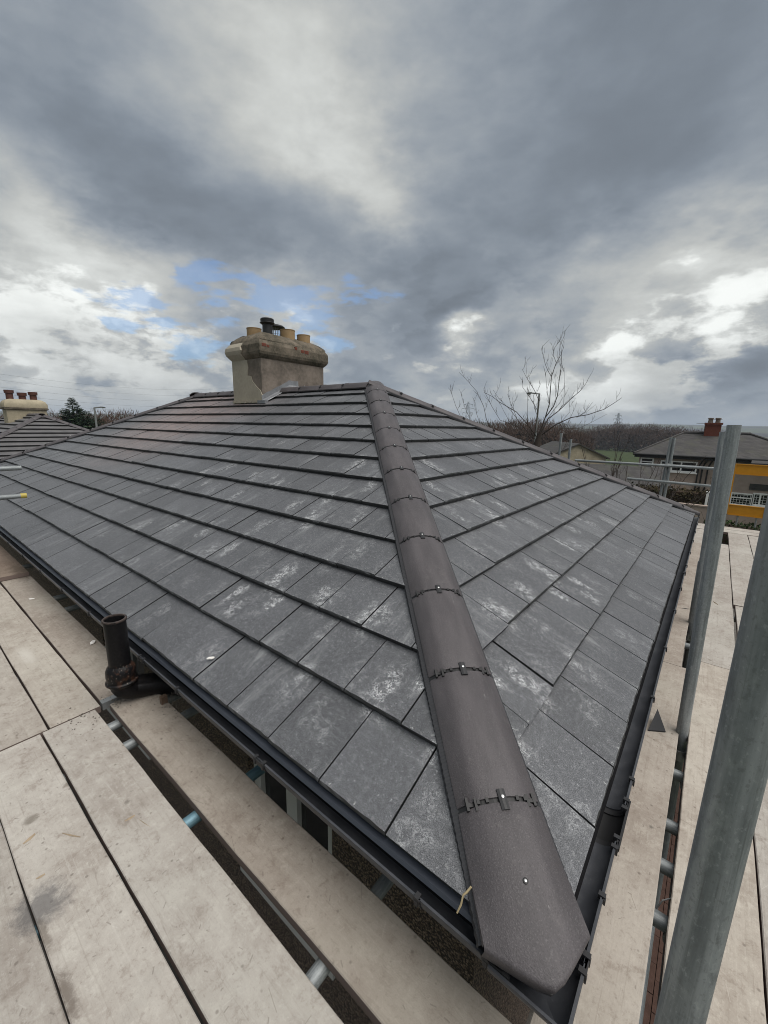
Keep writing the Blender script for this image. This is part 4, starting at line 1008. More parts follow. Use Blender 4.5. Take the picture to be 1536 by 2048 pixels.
board(0.670, 0.895, 3.905, 7.3, 'outermost scaffold board at the right leading to the yellow gate', along='y', z=DECK)
board(0.900, 1.12, 3.2, 7.1, 'last scaffold board at the right edge of the deck', along='y', z=DECK)
board(-1.2, 1.3, 7.33, 7.555, 'crosswise scaffold board nearer of the two at the far end of the deck', z=DECK + 0.002)
board(-1.2, 1.3, 7.565, 7.79, 'crosswise scaffold board farthest of all, under the yellow gate', z=DECK + 0.004)

# yellow gate at the far end
gate = empty('scaffold_gate', (0.65, 8.3, DECK), 'yellow scaffold gate with two wide rails at the far end of the deck', 'gate')
def gate_rail(pts4):
    x0, x1, z0, z1 = pts4; mb = MB(); mb.box((x0, 8.30, z0), (x1, 8.325, z1)); mb.box((x0, 8.285, z1 - 0.012), (x1, 8.299, z1)); mb.box((x0, 8.285, z0), (x1, 8.299, z0 + 0.012)); mb.build('rail', M_YEL, gate)
gate_rail((0.42, 0.94, 0.524, 0.700)); gate_rail((0.42, 0.872, -0.172, 0.010))
mb = MB(); mb.box((0.874, 8.29, -0.16), (0.912, 8.33, 0.523)); mb.build('post', M_YEL, gate)
mb = MB(); mb.box((0.40, 8.29, -0.16), (0.418, 8.33, 0.70)); mb.build('post', M_YEL, gate)
mb = MB(); mb.tube([(0.56, 8.32, -0.34), (0.56, 8.32, -0.17)], 0.014, 8); mb.build('leg', M_STEEL, gate)
mb = MB(); mb.tube([(0.80, 8.32, -0.34), (0.80, 8.32, -0.17)], 0.014, 8); mb.build('leg', M_STEEL, gate)

# ------------------------------------------------------------------ small litter
def flake(name, px, py, z, size, mat, label, cat, seed, flat=0.25, group=None, rot=None):
    rr = random.Random(seed); q = at_z(px, py, z); bm = bmesh.new()
    bmesh.ops.create_icosphere(bm, subdivisions=2, radius=1.0)
    for v in bm.verts: v.co *= 1 + 0.35 * mnoise.noise(v.co * 1.7 + Vector((seed, 0, 0)))
    sx, sy = size if isinstance(size, tuple) else (size, size)
    bmesh.ops.scale(bm, vec=(sx, sy, min(sx, sy) * flat), verts=bm.verts)
    me = bpy.data.meshes.new(name); bm.to_mesh(me); bm.free(); me.materials.append(mat)
    o = link(name, me); o.location = q + Vector((0, 0, min(sx, sy) * flat * 0.8)); o.rotation_euler = (0, 0, rot if rot is not None else rr.uniform(0, 6))
    return tag(o, label, cat, group)
flake('white_flake', 63, 1198, DECK, (0.024, 0.012), M_WHITE, 'small bright white flake on the board far left by the gutter', 'flake', 1)
flake('paper_scrap', 186, 1287, DECK, (0.026, 0.016), M_WHITE, 'crumpled pale scrap on the board edge left of the vent pipe', 'scrap', 2, flat=0.7)
def splinter(px0, py0, px1, py1, label, w=0.005, mat=M_WOODCHIP):
    a, b = at_z(px0, py0, DECK), at_z(px1, py1, DECK); d = (b - a); s = d.cross(Vector((0, 0, 1))).normalized() * w
    mb = MB(); up = Vector((0, 0, w * 1.3)); m_ = (a + b) / 2 + s * 0.3
    mb.loft([[a - s * .3, a + s * .3, a + up * .4], [m_ - s, m_ + s, m_ + up], [b - s * .5, b + s * .5, b + up * .6]])
    tag(mb.build('wood_splinter', mat), label, 'splinter', 'splinters on the boards')
splinter(46, 1688, 70, 1668, 'pale thick wood splinter at the left edge of the picture', 0.006)
splinter(124, 1666, 161, 1674, 'long thin wood splinter in the middle of the third board', 0.003)
splinter(249, 1643, 270, 1631, 'stubby brown wood splinter on the board beside the gap', 0.006)
splinter(275, 1637, 300, 1654, 'thin dark wood splinter beside the stubby brown one', 0.0025)
splinter(72, 1758, 90, 1748, 'dark curled wood splinter above the black smear', 0.004)
splinter(1426, 1203, 1436, 1210, 'dark wood splinter at the joint on the east boards', 0.006)
splinter(1362, 1217, 1381, 1219, 'dark stick lying at the gap by the second pole', 0.006, M_SLATEOFF)
a, b = at_y(934, 1784, 0.0), at_y(914, 1826, -0.03)
mb = MB(); mb.tube([a + Vector((0.006, 0.01, 0.012)), a, a.lerp(b, 0.25) + Vector((-0.004, 0, 0.004)), a.lerp(b, 0.6), b], [0.0028, 0.003, 0.0026, 0.0028, 0.0022], 6)
tag(mb.build('straw_stalk', M_STRAW, smooth=60), 'bent straw stalk sticking out under the pointed hip end tile', 'straw')
tri = [at_z(1312, 1436, DECK), at_z(1296, 1462, DECK), at_z(1331, 1465, DECK)]
mb = MB(); up = Vector((0, 0, 0.007)); tilt = [Vector((0, 0, 0.05)), Vector((0, 0, 0.0)), Vector((0, 0, 0.0))]
top = [q + t_ + up for q, t_ in zip(tri, tilt)]; bot = [q + t_ for q, t_ in zip(tri, tilt)]
mb.add(top + bot, ((0, 1, 2), (5, 4, 3), (0, 3, 4, 1), (1, 4, 5, 2), (2, 5, 3, 0)))
tag(mb.build('tile_offcut', M_SLATEOFF), 'black triangular offcut leaning on the board along the east gutter', 'offcut')
d_ = ray(422, 1317); nn = Vector((0, -ST, CT)); q = CAM + d_ * ((0 - nn.dot(CAM)) / nn.dot(d_))
o = flake('lime_pebble', 422, 1317, 0.06, (0.018, 0.008), M_WHITE, 'white pebble on the lowest course right of the vent pipe', 'pebble', 5, flat=0.8, rot=1.0); o.location = q + nn * 0.004
def crumbs(px, py, n, spread, label, seed):
    rr = random.Random(seed); mb = MB(); c = at_z(px, py, DECK)
    for i in range(n):
        s = rr.uniform(0.001, 0.007) ** 1.0; q = c + Vector((rr.gauss(0, spread), rr.gauss(0, spread * 0.45), s * 0.3))
        pts = [Vector((rr.uniform(.5, 1) * math.cos(a), rr.uniform(.5, 1) * math.sin(a), 0)) * s for a in (0, 1.6, 3.1, 4.7)]
        mb.add([q + p_ for p_ in pts] + [q + Vector((0, 0, s * 0.9))], ((0, 1, 4), (1, 2, 4), (2, 3, 4), (3, 0, 4)))
    tag(mb.build('mortar_crumbs', M_MORTAR), label, 'crumbs', kind='stuff')
crumbs(345, 1402, 190, 0.075, 'grey mortar crumbs spilled on the board below the vent pipe elbow', 1)
crumbs(232, 1400, 70, 0.05, 'mortar crumbs around the board joint under the vent pipe', 2)
crumbs(40, 1150, 60, 0.12, 'dark crumbs on the far left board beside the gutter', 3)
crumbs(165, 1440, 45, 0.10, 'scattered grit at the joint of the third board', 6)

# ------------------------------------------------------------------ neighbouring bungalow to the west
def build_neighbour():
    ox, oz = -17.06, -0.35
    nb = empty('neighbour_bungalow', (ox - L / 2, W / 2, GROUND + oz), 'neighbouring bungalow at the left with a grey hip roof and cream chimney', 'house')
    m, t, b = new_mat('neighbour_tile'); P = wpos(t)
    x, y, z = t.sep(P)
    br = t.n('ShaderNodeTexBrick'); t.inp(br.inputs['Vector'], t.comb(t.m('SUBTRACT', y, x), t.m('MULTIPLY', t.m('SUBTRACT', z, oz), 1 / ST), 0.0))
    br.inputs['Scale'].default_value = 1.0; br.inputs['Brick Width'].default_value = 0.3; br.inputs['Row Height'].default_value = GAUGE; br.inputs['Mortar Size'].default_value = 0.004; br.inputs['Mortar Smooth'].default_value = 0.3
    br.inputs['Color1'].default_value = (0.085, 0.084, 0.088, 1); br.inputs['Color2'].default_value = (0.11, 0.108, 0.112, 1); br.inputs['Mortar'].default_value = (0.045, 0.044, 0.046, 1)
    c = t.mix(t.ss(t.noise(P, 3.0, 4.0, 0.7), 0.35, 0.75), br.outputs[0], (0.14, 0.136, 0.138))
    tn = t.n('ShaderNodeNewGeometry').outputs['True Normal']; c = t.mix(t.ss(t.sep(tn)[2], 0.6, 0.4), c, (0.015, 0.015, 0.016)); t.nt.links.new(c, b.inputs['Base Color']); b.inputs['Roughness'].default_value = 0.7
    mb = MB()
    for org, e1, e2, nrm, length in ((Vector((ox, 0, oz)), Vector((-1, 0, 0)), Vector((0, CT, ST)), Vector((0, -ST, CT)), L), (Vector((ox, 0, oz)), Vector((0, 1, 0)), Vector((-CT, 0, ST)), Vector((ST, 0, CT)), W),
                                     (Vector((ox, W, oz)), Vector((-1, 0, 0)), Vector((0, -CT, ST)), Vector((0, ST, CT)), L), (Vector((ox - L, 0, oz)), Vector((0, 1, 0)), Vector((CT, 0, ST)), Vector((-ST, 0, CT)), W)):
        for r in range(13):
            w0 = r * GAUGE; w1 = min(w0 + TL, W / 2 / CT - 0.02)
            a0, a1 = CT * w0 + 0.02, length - CT * w0 - 0.02; b0, b1 = CT * w1 + 0.02, length - CT * w1 - 0.02
            if b1 < b0: b0 = b1 = length / 2
            q = lambda u, w, n_: org + e1 * u + e2 * w + nrm * n_
            mb.add((q(a0, w0, 0), q(a1, w0, 0), q(b1, w1, 1.7 * top_n(w1 - w0)), q(b0, w1, 1.7 * top_n(w1 - w0)), q(a0, w0 + 0.003, -0.06), q(a1, w0 + 0.003, -0.06)), ((0, 1, 2, 3), (4, 5, 1, 0)))
    mb.build('roof_tile', m, nb, kind='stuff')
    mb = MB(); mb.box((ox - L + 0.3, 0.3, GROUND + oz), (ox - 0.3, W - 0.3, oz - 0.03)); mb.build('wall', M_WALLP, nb)
    mb = MB(); mb.box((ox - L + 0.02, 0.02, oz - 0.16), (ox - 0.02, W - 0.02, oz - 0.031)); mb.build('fascia', M_FASCIA, nb)
    off = Vector((ox, 0, oz))
    for k, (p0, ax) in hips.items():
        a = ax.normalized(); side = Vector((0, 0, 1)).cross(a).normalized(); up = a.cross(side)
        for i in range(11):
            link('hip_tile', ME_CAP[DROOP_H], nb, frame(p0 + off + Vector((0, 0, RAISE)) + a * (0.1 + i * PITCH), a, side, up))
    for x0 in (rend.x + 0.05, rend.x + 0.515, rend.x + 0.98, -5.3, -4.84, -4.37, -3.9):
        link('ridge_tile', ME_CAP[DROOP_R], nb, frame(Vector((x0, W / 2, rz)) + off, (1, 0, 0), (0, 1, 0), (0, 0, 1)))
    cx0, cx1, cy0, cy1, zt = -23.1, -22.35, 2.85, 4.15, 2.0
    mb = MB(); mb.loft([rect(cx0, cx1, cy0, cy1, z) for z in (0.6, 1.62)]); ch = mb.build('chimney', M_CREAM, nb, smooth=40)
    mb = MB(); mb.loft([rect(cx0 - o, cx1 + o, cy0 - o, cy1 + o, z) for z, o in ((1.58, 0.0), (1.60, 0.06), (1.66, 0.065), (1.68, 0.02))]); mb.build('band', M_BAND, ch, smooth=50)
    mb = MB(); mb.loft([rect(cx0 - o, cx1 + o, cy0 - o, cy1 + o, z) for z, o in ((1.675, 0.045), (1.80, 0.05), (1.92, 0.0), (1.99, -0.10), (2.01, -0.2))]); mb.build('cap', M_CREAM, ch, smooth=60)
    for y, hh in ((3.08, 2.36), (3.48, 2.28), (3.84, 2.33)):
        mb = MB(); r = 0.125; mb.lathe([(r, 1.96), (r * 0.95, hh - 0.13), (r * 1.25, hh - 0.12), (r * 1.3, hh), (r * 0.95, hh), (r * 0.9, 2.0), (0.001, 2.0)], (-22.72, y, 0), 16); mb.build('chimney_pot', M_REDPOT, ch, smooth=40)
build_neighbour()

# ------------------------------------------------------------------ vegetation
def twig_mat(name, c, c2):
    m, t, b = new_mat(name); P = wpos(t)
    cc = t.mix(t.ss(t.noise(P, 0.25, 3.0, 0.6), 0.35, 0.65), c, c2); t.nt.links.new(cc, b.inputs['Base Color']); b.inputs['Roughness'].default_value = 0.9; b.inputs['Specular IOR Level'].default_value = 0.1
    return m
M_TWIG = twig_mat('wood_twigs', (0.070, 0.044, 0.033), (0.110, 0.070, 0.050))
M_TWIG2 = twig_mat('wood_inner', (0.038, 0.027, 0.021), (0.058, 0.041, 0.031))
M_EVER = twig_mat('conifer_needles', (0.022, 0.040, 0.026), (0.042, 0.064, 0.036))
M_IVY = twig_mat('ivy_hedge', (0.030, 0.034, 0.018), (0.065, 0.05, 0.03))
M_HEDGEG = twig_mat('green_hedge', (0.030, 0.050, 0.020), (0.055, 0.075, 0.03))

def twig_cloud(mb, c, rx, rz_, n, ln, wd, rr, up=0.9):
    for _ in range(n):
        a = rr.uniform(0, 2 * PI); u = rr.uniform(-1, 1); k = rr.random() ** 0.45; h_ = math.sqrt(1 - u * u)
        dirv = Vector((h_ * math.cos(a), h_ * math.sin(a), u)); q = c + Vector((dirv.x * rx, dirv.y * rx, dirv.z * rz_)) * k
        g = (Vector((dirv.x, dirv.y, max(dirv.z, -0.1))) * 0.8 + Vector((rr.uniform(-.5, .5), rr.uniform(-.5, .5), up))).normalized() * ln * rr.uniform(0.6, 1.4)
        s = g.cross(Vector((rr.uniform(-1, 1), rr.uniform(-1, 1), 0.2))).normalized() * wd * rr.uniform(0.6, 1.3)
        mb.add((q - s, q + s, q + g), ((0, 1, 2),))
def build_wood(name, tops, d0, d1, n, seed, label):
    rr = random.Random(seed); tw = MB(); inn = MB()
    x0, x1 = tops[0][0], tops[-1][0]
    for i in range(n):
        px = x0 + (x1 - x0) * (i + rr.random()) / n
        for (ax, ay), (bx, by) in zip(tops, tops[1:]):
            if ax <= px <= bx: ty = ay + (by - ay) * (px - ax) / (bx - ax)
        front = rr.random(); D = d0 + (d1 - d0) * front
        ty2 = ty + (1 - front) * rr.uniform(2, 14) + rr.uniform(-2.0, 3.0)
        topz = at_d(px, ty2, D).z; q = at_d(px, ty2, D); gz = terrain_z(q.x, q.y) - 0.3
        hgt = max(3.0, topz - gz); c = Vector((q.x, q.y, gz + hgt * 0.56)); rx = hgt * rr.uniform(0.24, 0.36)
        twig_cloud(tw, c, rx, hgt * 0.42, 330, hgt * 0.085, hgt * 0.0055, rr)
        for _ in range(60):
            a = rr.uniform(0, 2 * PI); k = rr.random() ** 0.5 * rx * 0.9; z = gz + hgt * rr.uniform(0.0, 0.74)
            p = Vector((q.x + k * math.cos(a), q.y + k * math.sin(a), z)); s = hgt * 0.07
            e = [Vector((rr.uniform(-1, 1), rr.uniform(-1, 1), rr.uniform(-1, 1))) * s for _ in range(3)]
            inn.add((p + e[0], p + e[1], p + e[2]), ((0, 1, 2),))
        tw.tube([Vector((q.x, q.y, gz)), Vector((q.x + rr.uniform(-.3, .3), q.y, gz + hgt * 0.75))], [hgt * 0.010, hgt * 0.002], 5)
    k = len(tw.v); me = tw.mesh(name, M_TWIG)
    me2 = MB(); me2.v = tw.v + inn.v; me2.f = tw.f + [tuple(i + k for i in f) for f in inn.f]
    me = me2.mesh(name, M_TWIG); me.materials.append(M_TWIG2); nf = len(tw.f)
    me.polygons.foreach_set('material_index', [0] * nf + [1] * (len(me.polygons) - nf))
    o = link(name, me); return tag(o, label, 'wood', kind='stuff')
build_wood('wood', [(1118, 868), (1150, 860), (1180, 851), (1200, 846), (1235, 843), (1262, 846), (1290, 843), (1330, 848), (1375, 853), (1420, 858), (1480, 862)], 330, 420, 170, 3, 'brown leafless wood behind the slate roofed house at the right')
build_wood('wood', [(900, 838), (950, 834), (1000, 838), (1040, 832), (1075, 834), (1110, 838), (1150, 846), (1175, 856)], 150, 220, 85, 4, 'leafless trees behind the bare tree on the skyline')
build_wood('wood', [(-60, 826), (0, 822), (60, 826), (100, 818), (180, 820), (235, 814), (262, 819), (300, 828), (420, 836)], 95, 140, 110, 5, 'leafless trees on the skyline at the left')

def build_conifer():
    D = 62; base = at_d(150, 850, D); base.z = terrain_z(base.x, base.y); top = at_d(143.5, 796, D).z
    t_ = empty('conifer_tree', base, 'dark green conifer behind the neighbouring roof at the left', 'tree')
    mb = MB(); mb.tube([base, Vector((base.x, base.y, top - 0.3))], [0.22, 0.03], 8); mb.build('trunk', M_BARK, t_)
    mb = MB(); rr = random.Random(9); Hh = top - base.z
    def frond(p, dr, ln):
        for k in range(5):
            q = p + dr * ln * k / 5
            for s in (-1, 1):
                sv_ = dr.cross(Vector((0, 0, 1))).normalized() * s
                tip = q + (dr * 0.7 + sv_ * 0.6 + Vector((0, 0, rr.uniform(-.35, .15)))) * ln * 0.34
                w_ = Vector((rr.uniform(-1, 1), rr.uniform(-1, 1), rr.uniform(-.5, .5))) * ln * 0.15
                mb.add((q - w_, q + w_, tip), ((0, 1, 2),))
    lob = [(0, 0, 0.0, 620), (1.5, 0.3, 1.5, 380), (2.6, 0.6, 2.2, 340), (-0.9, 0.5, 1.6, 300), (3.6, 0.8, 3.0, 260)]
    for lx, ly, drop, n in lob:                                              # main spire and lower side spires
        org = base + RT * lx + FW * ly; tz = top - drop
        for i in range(n):
            dz_ = 5.2 * rr.random() ** 1.1; rad = min(0.10 + dz_ * 0.62, 2.6)
            a = rr.uniform(0, 2 * PI); dr = Vector((math.cos(a), math.sin(a), 0.30)).normalized()
            frond(Vector((org.x, org.y, tz - dz_)) + Vector((dr.x, dr.y, 0)) * rad * rr.uniform(0.2, 0.6), dr, rad * rr.uniform(0.35, 0.55) + 0.18)
    mb.build('crown', M_EVER, t_)
build_conifer()

def grow(mb, pts, r0, r1, rr, depth, D, twig_p=0.5):
    """a limb through given points, with side shoots"""
    n = len(pts); rs = [r0 + (r1 - r0) * i / (n - 1) for i in range(n)]
    mb.tube(pts, rs, 6 if r0 > 0.012 else 4)
    if depth <= 0: return
    for i in range(1, n):
        seg = pts[i] - pts[i - 1]; k = max(1, int(seg.length / 0.22 * twig_p + rr.random()))
        for _ in range(k):
            f_ = rr.random(); p = pts[i - 1] + seg * f_; rb = (rs[i - 1] + (rs[i] - rs[i - 1]) * f_) * 0.6
            sd_ = Vector((rr.uniform(-1, 1), rr.uniform(-1, 1), rr.uniform(-0.1, 1.0)))
            dr = (seg.normalized() * 0.7 + sd_ * 0.75 + Vector((0, 0, 0.25))).normalized()
            ln = rr.uniform(0.10, 0.42) * (0.6 if depth == 1 else 1.0); q = [p]
            for s in range(3):
                dr = (dr + Vector((rr.uniform(-.25, .25), rr.uniform(-.25, .25), 0.12))).normalized(); q.append(q[-1] + dr * ln / 3)
            grow(mb, q, max(rb * 0.6, 0.0034), 0.0021, rr, depth - 1, D, twig_p * 0.8)
def build_bare_tree():
    D = 12.5; rr = random.Random(11)
    def P(cx, cy, dd=0.0): return at_d(880 + cx / 3.657, 660 + cy / 3.657, D + dd)
    root = P(715, 830); root = Vector((root.x, root.y, terrain_z(root.x, root.y)))
    t_ = empty('bare_tree', root, 'leafless tree with long upright shoots behind the right hip of the roof', 'tree')
    mb = MB(); mb.tube([root, Vector((root.x + 0.05, root.y, (root.z + P(715, 830).z) / 2)), P(710, 830), P(730, 760)], [0.15, 0.11, 0.085, 0.06], 10); mb.build('trunk', M_BARK, t_, smooth=50)
    L_ = [([(725, 760), (770, 640), (800, 540), (815, 340), (850, 240), (885, 180), (905, 125)], .030, 0.0),
          ([(815, 340), (790, 300), (770, 250), (755, 190), (740, 130)], .012, 0.1), ([(850, 240), (832, 190), (832, 140), (860, 100), (880, 78)], .010, -.1),
          ([(770, 640), (830, 560), (860, 480), (870, 380), (885, 280), (890, 180), (880, 80)], .024, -.3),
          ([(730, 770), (790, 650), (870, 590), (950, 510), (1020, 450), (1055, 410), (1080, 370)], .026, .5),
          ([(740, 770), (850, 690), (960, 640), (1080, 620), (1200, 580), (1280, 530), (1330, 495)], .026, -.7),
          ([(705, 780), (640, 690), (560, 600), (440, 530), (380, 485), (320, 455)], .024, -.4),
          ([(690, 800), (600, 700), (520, 590), (430, 500), (390, 440)], .016, .4), ([(690, 780), (715, 600), (725, 520), (690, 440), (640, 360), (600, 285)], .020, .7),
          ([(640, 360), (632, 300), (630, 250)], .008, .7), ([(720, 600), (650, 480), (605, 420), (605, 370)], .012, .2), ([(860, 600), (905, 540), (910, 420), (908, 270)], .014, .9),
          ([(800, 560), (780, 420), (772, 310)], .009, -.9), ([(640, 700), (640, 560), (645, 480)], .009, -.5), ([(1000, 640), (1060, 600), (1115, 530)], .009, -.8),
          ([(700, 800), (560, 700), (440, 660), (380, 560), (320, 440)], .014, -1.0), ([(870, 690), (950, 600), (945, 520)], .008, .3), ([(560, 640), (520, 540), (495, 470)], .009, .3),
          ([(760, 790), (900, 720), (1010, 720), (1100, 680), (1220, 615)], .014, 1.0), ([(600, 730), (520, 690), (470, 600), (430, 520)], .010, 1.2),
          ([(780, 660), (850, 560), (845, 440), (840, 380)], .010, .6), ([(740, 690), (700, 600), (690, 540), (640, 470)], .010, -.2),
          ([(500, 900), (420, 800), (340, 655), (320, 560), (270, 450), (200, 370), (140, 310)], .016, 1.0), ([(300, 900), (200, 740), (115, 555), (90, 480), (78, 405)], .011, 1.5),
          ([(420, 900), (320, 760), (270, 620), (250, 540), (245, 500)], .009, 1.3), ([(330, 860), (250, 720), (180, 560), (155, 470)], .008, 1.6)]
    for i, (pts, r0, dd) in enumerate(L_):
        n = len(pts); ps = [P(x, y, dd * k / (n - 1) + (0.06 * rr.uniform(-1, 1) if 0 < k < n - 1 else 0)) for k, (x, y) in enumerate(pts)]
        if i == 0: ps[0] = P(725, 762)
        mb = MB(); grow(mb, ps, r0 * 0.62, 0.0034, rr, 2, D, 0.46 if pts[0][1] > 500 else 0.2)
        mb.build('limb', M_BARK, t_)
build_bare_tree()
def build_shrub(name, px, py, D, n, hgt, label, seed, lean=0.0):
    rr = random.Random(seed); q = at_d(px, py, D); base = Vector((q.x, q.y, terrain_z(q.x, q.y))); topz = q.z
    t_ = empty(name, base, label, 'shrub'); mb = MB()
    for i in range(n):
        a = rr.uniform(0, 2 * PI); dr = Vector((math.cos(a) * 0.5 + lean, math.sin(a) * 0.5, 1.0)).normalized(); p = base + Vector((rr.uniform(-.4, .4), rr.uniform(-.4, .4), 0)); pts = [p]
        ln = (topz - base.z) * rr.uniform(0.75, 1.12)
        for s in range(6):
            dr = (dr + Vector((rr.uniform(-.18, .18), rr.uniform(-.18, .18), 0.02))).normalized(); pts.append(pts[-1] + dr * ln / 6)
        grow(mb, pts, 0.022, 0.004, rr, 2, D, 0.42)
    mb.build('branches', M_BARK, t_)
build_shrub('bare_shrub', 1222, 868, 11.0, 16, 3.0, 'tangled leafless shrub in front of the slate roofed house', 21, 0.1)
build_shrub('bare_shrub', 1275, 905, 12.5, 12, 2.4, 'low leafless shrub below the first floor windows', 22, 0.2)
build_shrub('bare_shrub', 1030, 850, 14.0, 12, 2.4, 'leafless shrub low behind the hip left of the bare tree', 23, -0.1)

def leaf_box(name, a, b, mat, n, sz, label, seed, cat):
    rr = random.Random(seed); mb = MB(); lo = Vector(map(min, a, b)); hi = Vector(map(max, a, b)); root = empty(name, ((lo.x + hi.x) / 2, (lo.y + hi.y) / 2, lo.z), label, cat)
    for _ in range(n):
        q = Vector((rr.uniform(lo.x, hi.x), rr.uniform(lo.y, hi.y), lo.z + (hi.z - lo.z) * rr.random() ** 0.7 * (0.92 + 0.1 * mnoise.noise(Vector((rr.random() * 3, 0, 0))))))
        e = [Vector((rr.uniform(-1, 1), rr.uniform(-1, 1), rr.uniform(-1, 1))) * sz for _ in range(3)]; mb.add((q + e[0], q + e[1], q + e[2]), ((0, 1, 2),))
    mb.build('foliage', mat, root); 
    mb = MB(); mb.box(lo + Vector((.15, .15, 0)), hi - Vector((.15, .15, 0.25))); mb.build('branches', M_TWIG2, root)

# ------------------------------------------------------------------ house to the north east, across the gardens
def mat_slate():
    m, t, b = new_mat('old_slate'); P = wpos(t); x, y, z = t.sep(P)
    br = t.n('ShaderNodeTexBrick'); t.inp(br.inputs['Vector'], t.comb(t.m('ADD', x, y), t.m('MULTIPLY', z, 1.7), 0.0))
    br.inputs['Scale'].default_value = 1.0; br.inputs['Brick Width'].default_value = 0.28; br.inputs['Row Height'].default_value = 0.2; br.inputs['Mortar Size'].default_value = 0.012
    br.inputs['Color1'].default_value = (0.034, 0.032, 0.033, 1); br.inputs['Color2'].default_value = (0.062, 0.058, 0.058, 1); br.inputs['Mortar'].default_value = (0.04, 0.038, 0.037, 1)
    c = t.mix(t.ss(t.noise(P, 1.3, 5.0, 0.7), 0.45, 0.75), br.outputs[0], (0.060, 0.060, 0.046)); t.nt.links.new(c, b.inputs['Base Color']); b.inputs['Roughness'].default_value = 0.8
    bump(t, b, br.outputs['Fac'], 0.5, -0.02)
    return m
M_SLATE = mat_slate()
M_UPVC = mat_plain('white_upvc', (0.80, 0.80, 0.78), 0.4, 0.4, var=0.1)
def slope(mb, e0, e1, r0, r1, th=0.12):
    e0, e1, r0, r1 = map(Vector, (e0, e1, r0, r1)); d = Vector((0, 0, -th)); mb.add((e0, e1, r1, r0, e0 + d, e1 + d, r1 + d, r0 + d), ((0, 1, 2, 3), (7, 6, 5, 4), (0, 4, 5, 1), (1, 5, 6, 2), (2, 6, 7, 3), (3, 7, 4, 0)))
def window(parent, Y, x0, x1, z0, z1, mull=(), rails=(), lead=False):
    mb = MB(); f_ = 0.09; y0, y1 = Y - 0.06, Y + 0.05
    mb.box((x0, y0, z0), (x0 + f_, y1, z1)); mb.box((x1 - f_, y0, z0), (x1, y1, z1)); mb.box((x0 + f_, y0 + .002, z0), (x1 - f_, y1, z0 + f_)); mb.box((x0 + f_, y0 + .002, z1 - f_), (x1 - f_, y1, z1))
    for mx in mull: mb.box((mx - f_ / 2, y0 + .004, z0 + f_), (mx + f_ / 2, y1, z1 - f_))
    for rz__ in rails: mb.box((x0 + f_, y0 + .006, rz__ - .04), (x1 - f_, y1, rz__ + .04))
    w = mb.build('window', M_UPVC, parent)
    g = MB(); g.box((x0 + .05, Y - 0.01, z0 + .05), (x1 - .05, Y + 0.02, z1 - .05)); g.build('pane', M_GLASS, w)
    g = MB(); g.box((x0 - .08, y0 - .08, z0 - .08), (x1 + .08, y1, z0 - .002)); g.build('sill', M_UPVC, w)
    if lead:
        g = MB(); k = x0 + 0.2
        while k < x1 - 0.1: g.box((k - .008, Y - .022, z0 + f_), (k + .008, Y - .011, z1 - f_)); k += 0.17
        k = z0 + 0.2
        while k < z1 - 0.1: g.box((x0 + f_, Y - .024, k - .008), (x1 - f_, Y - .0235, k + .008)); k += 0.17
        g.build('glazing_bars', M_UPVC, w)
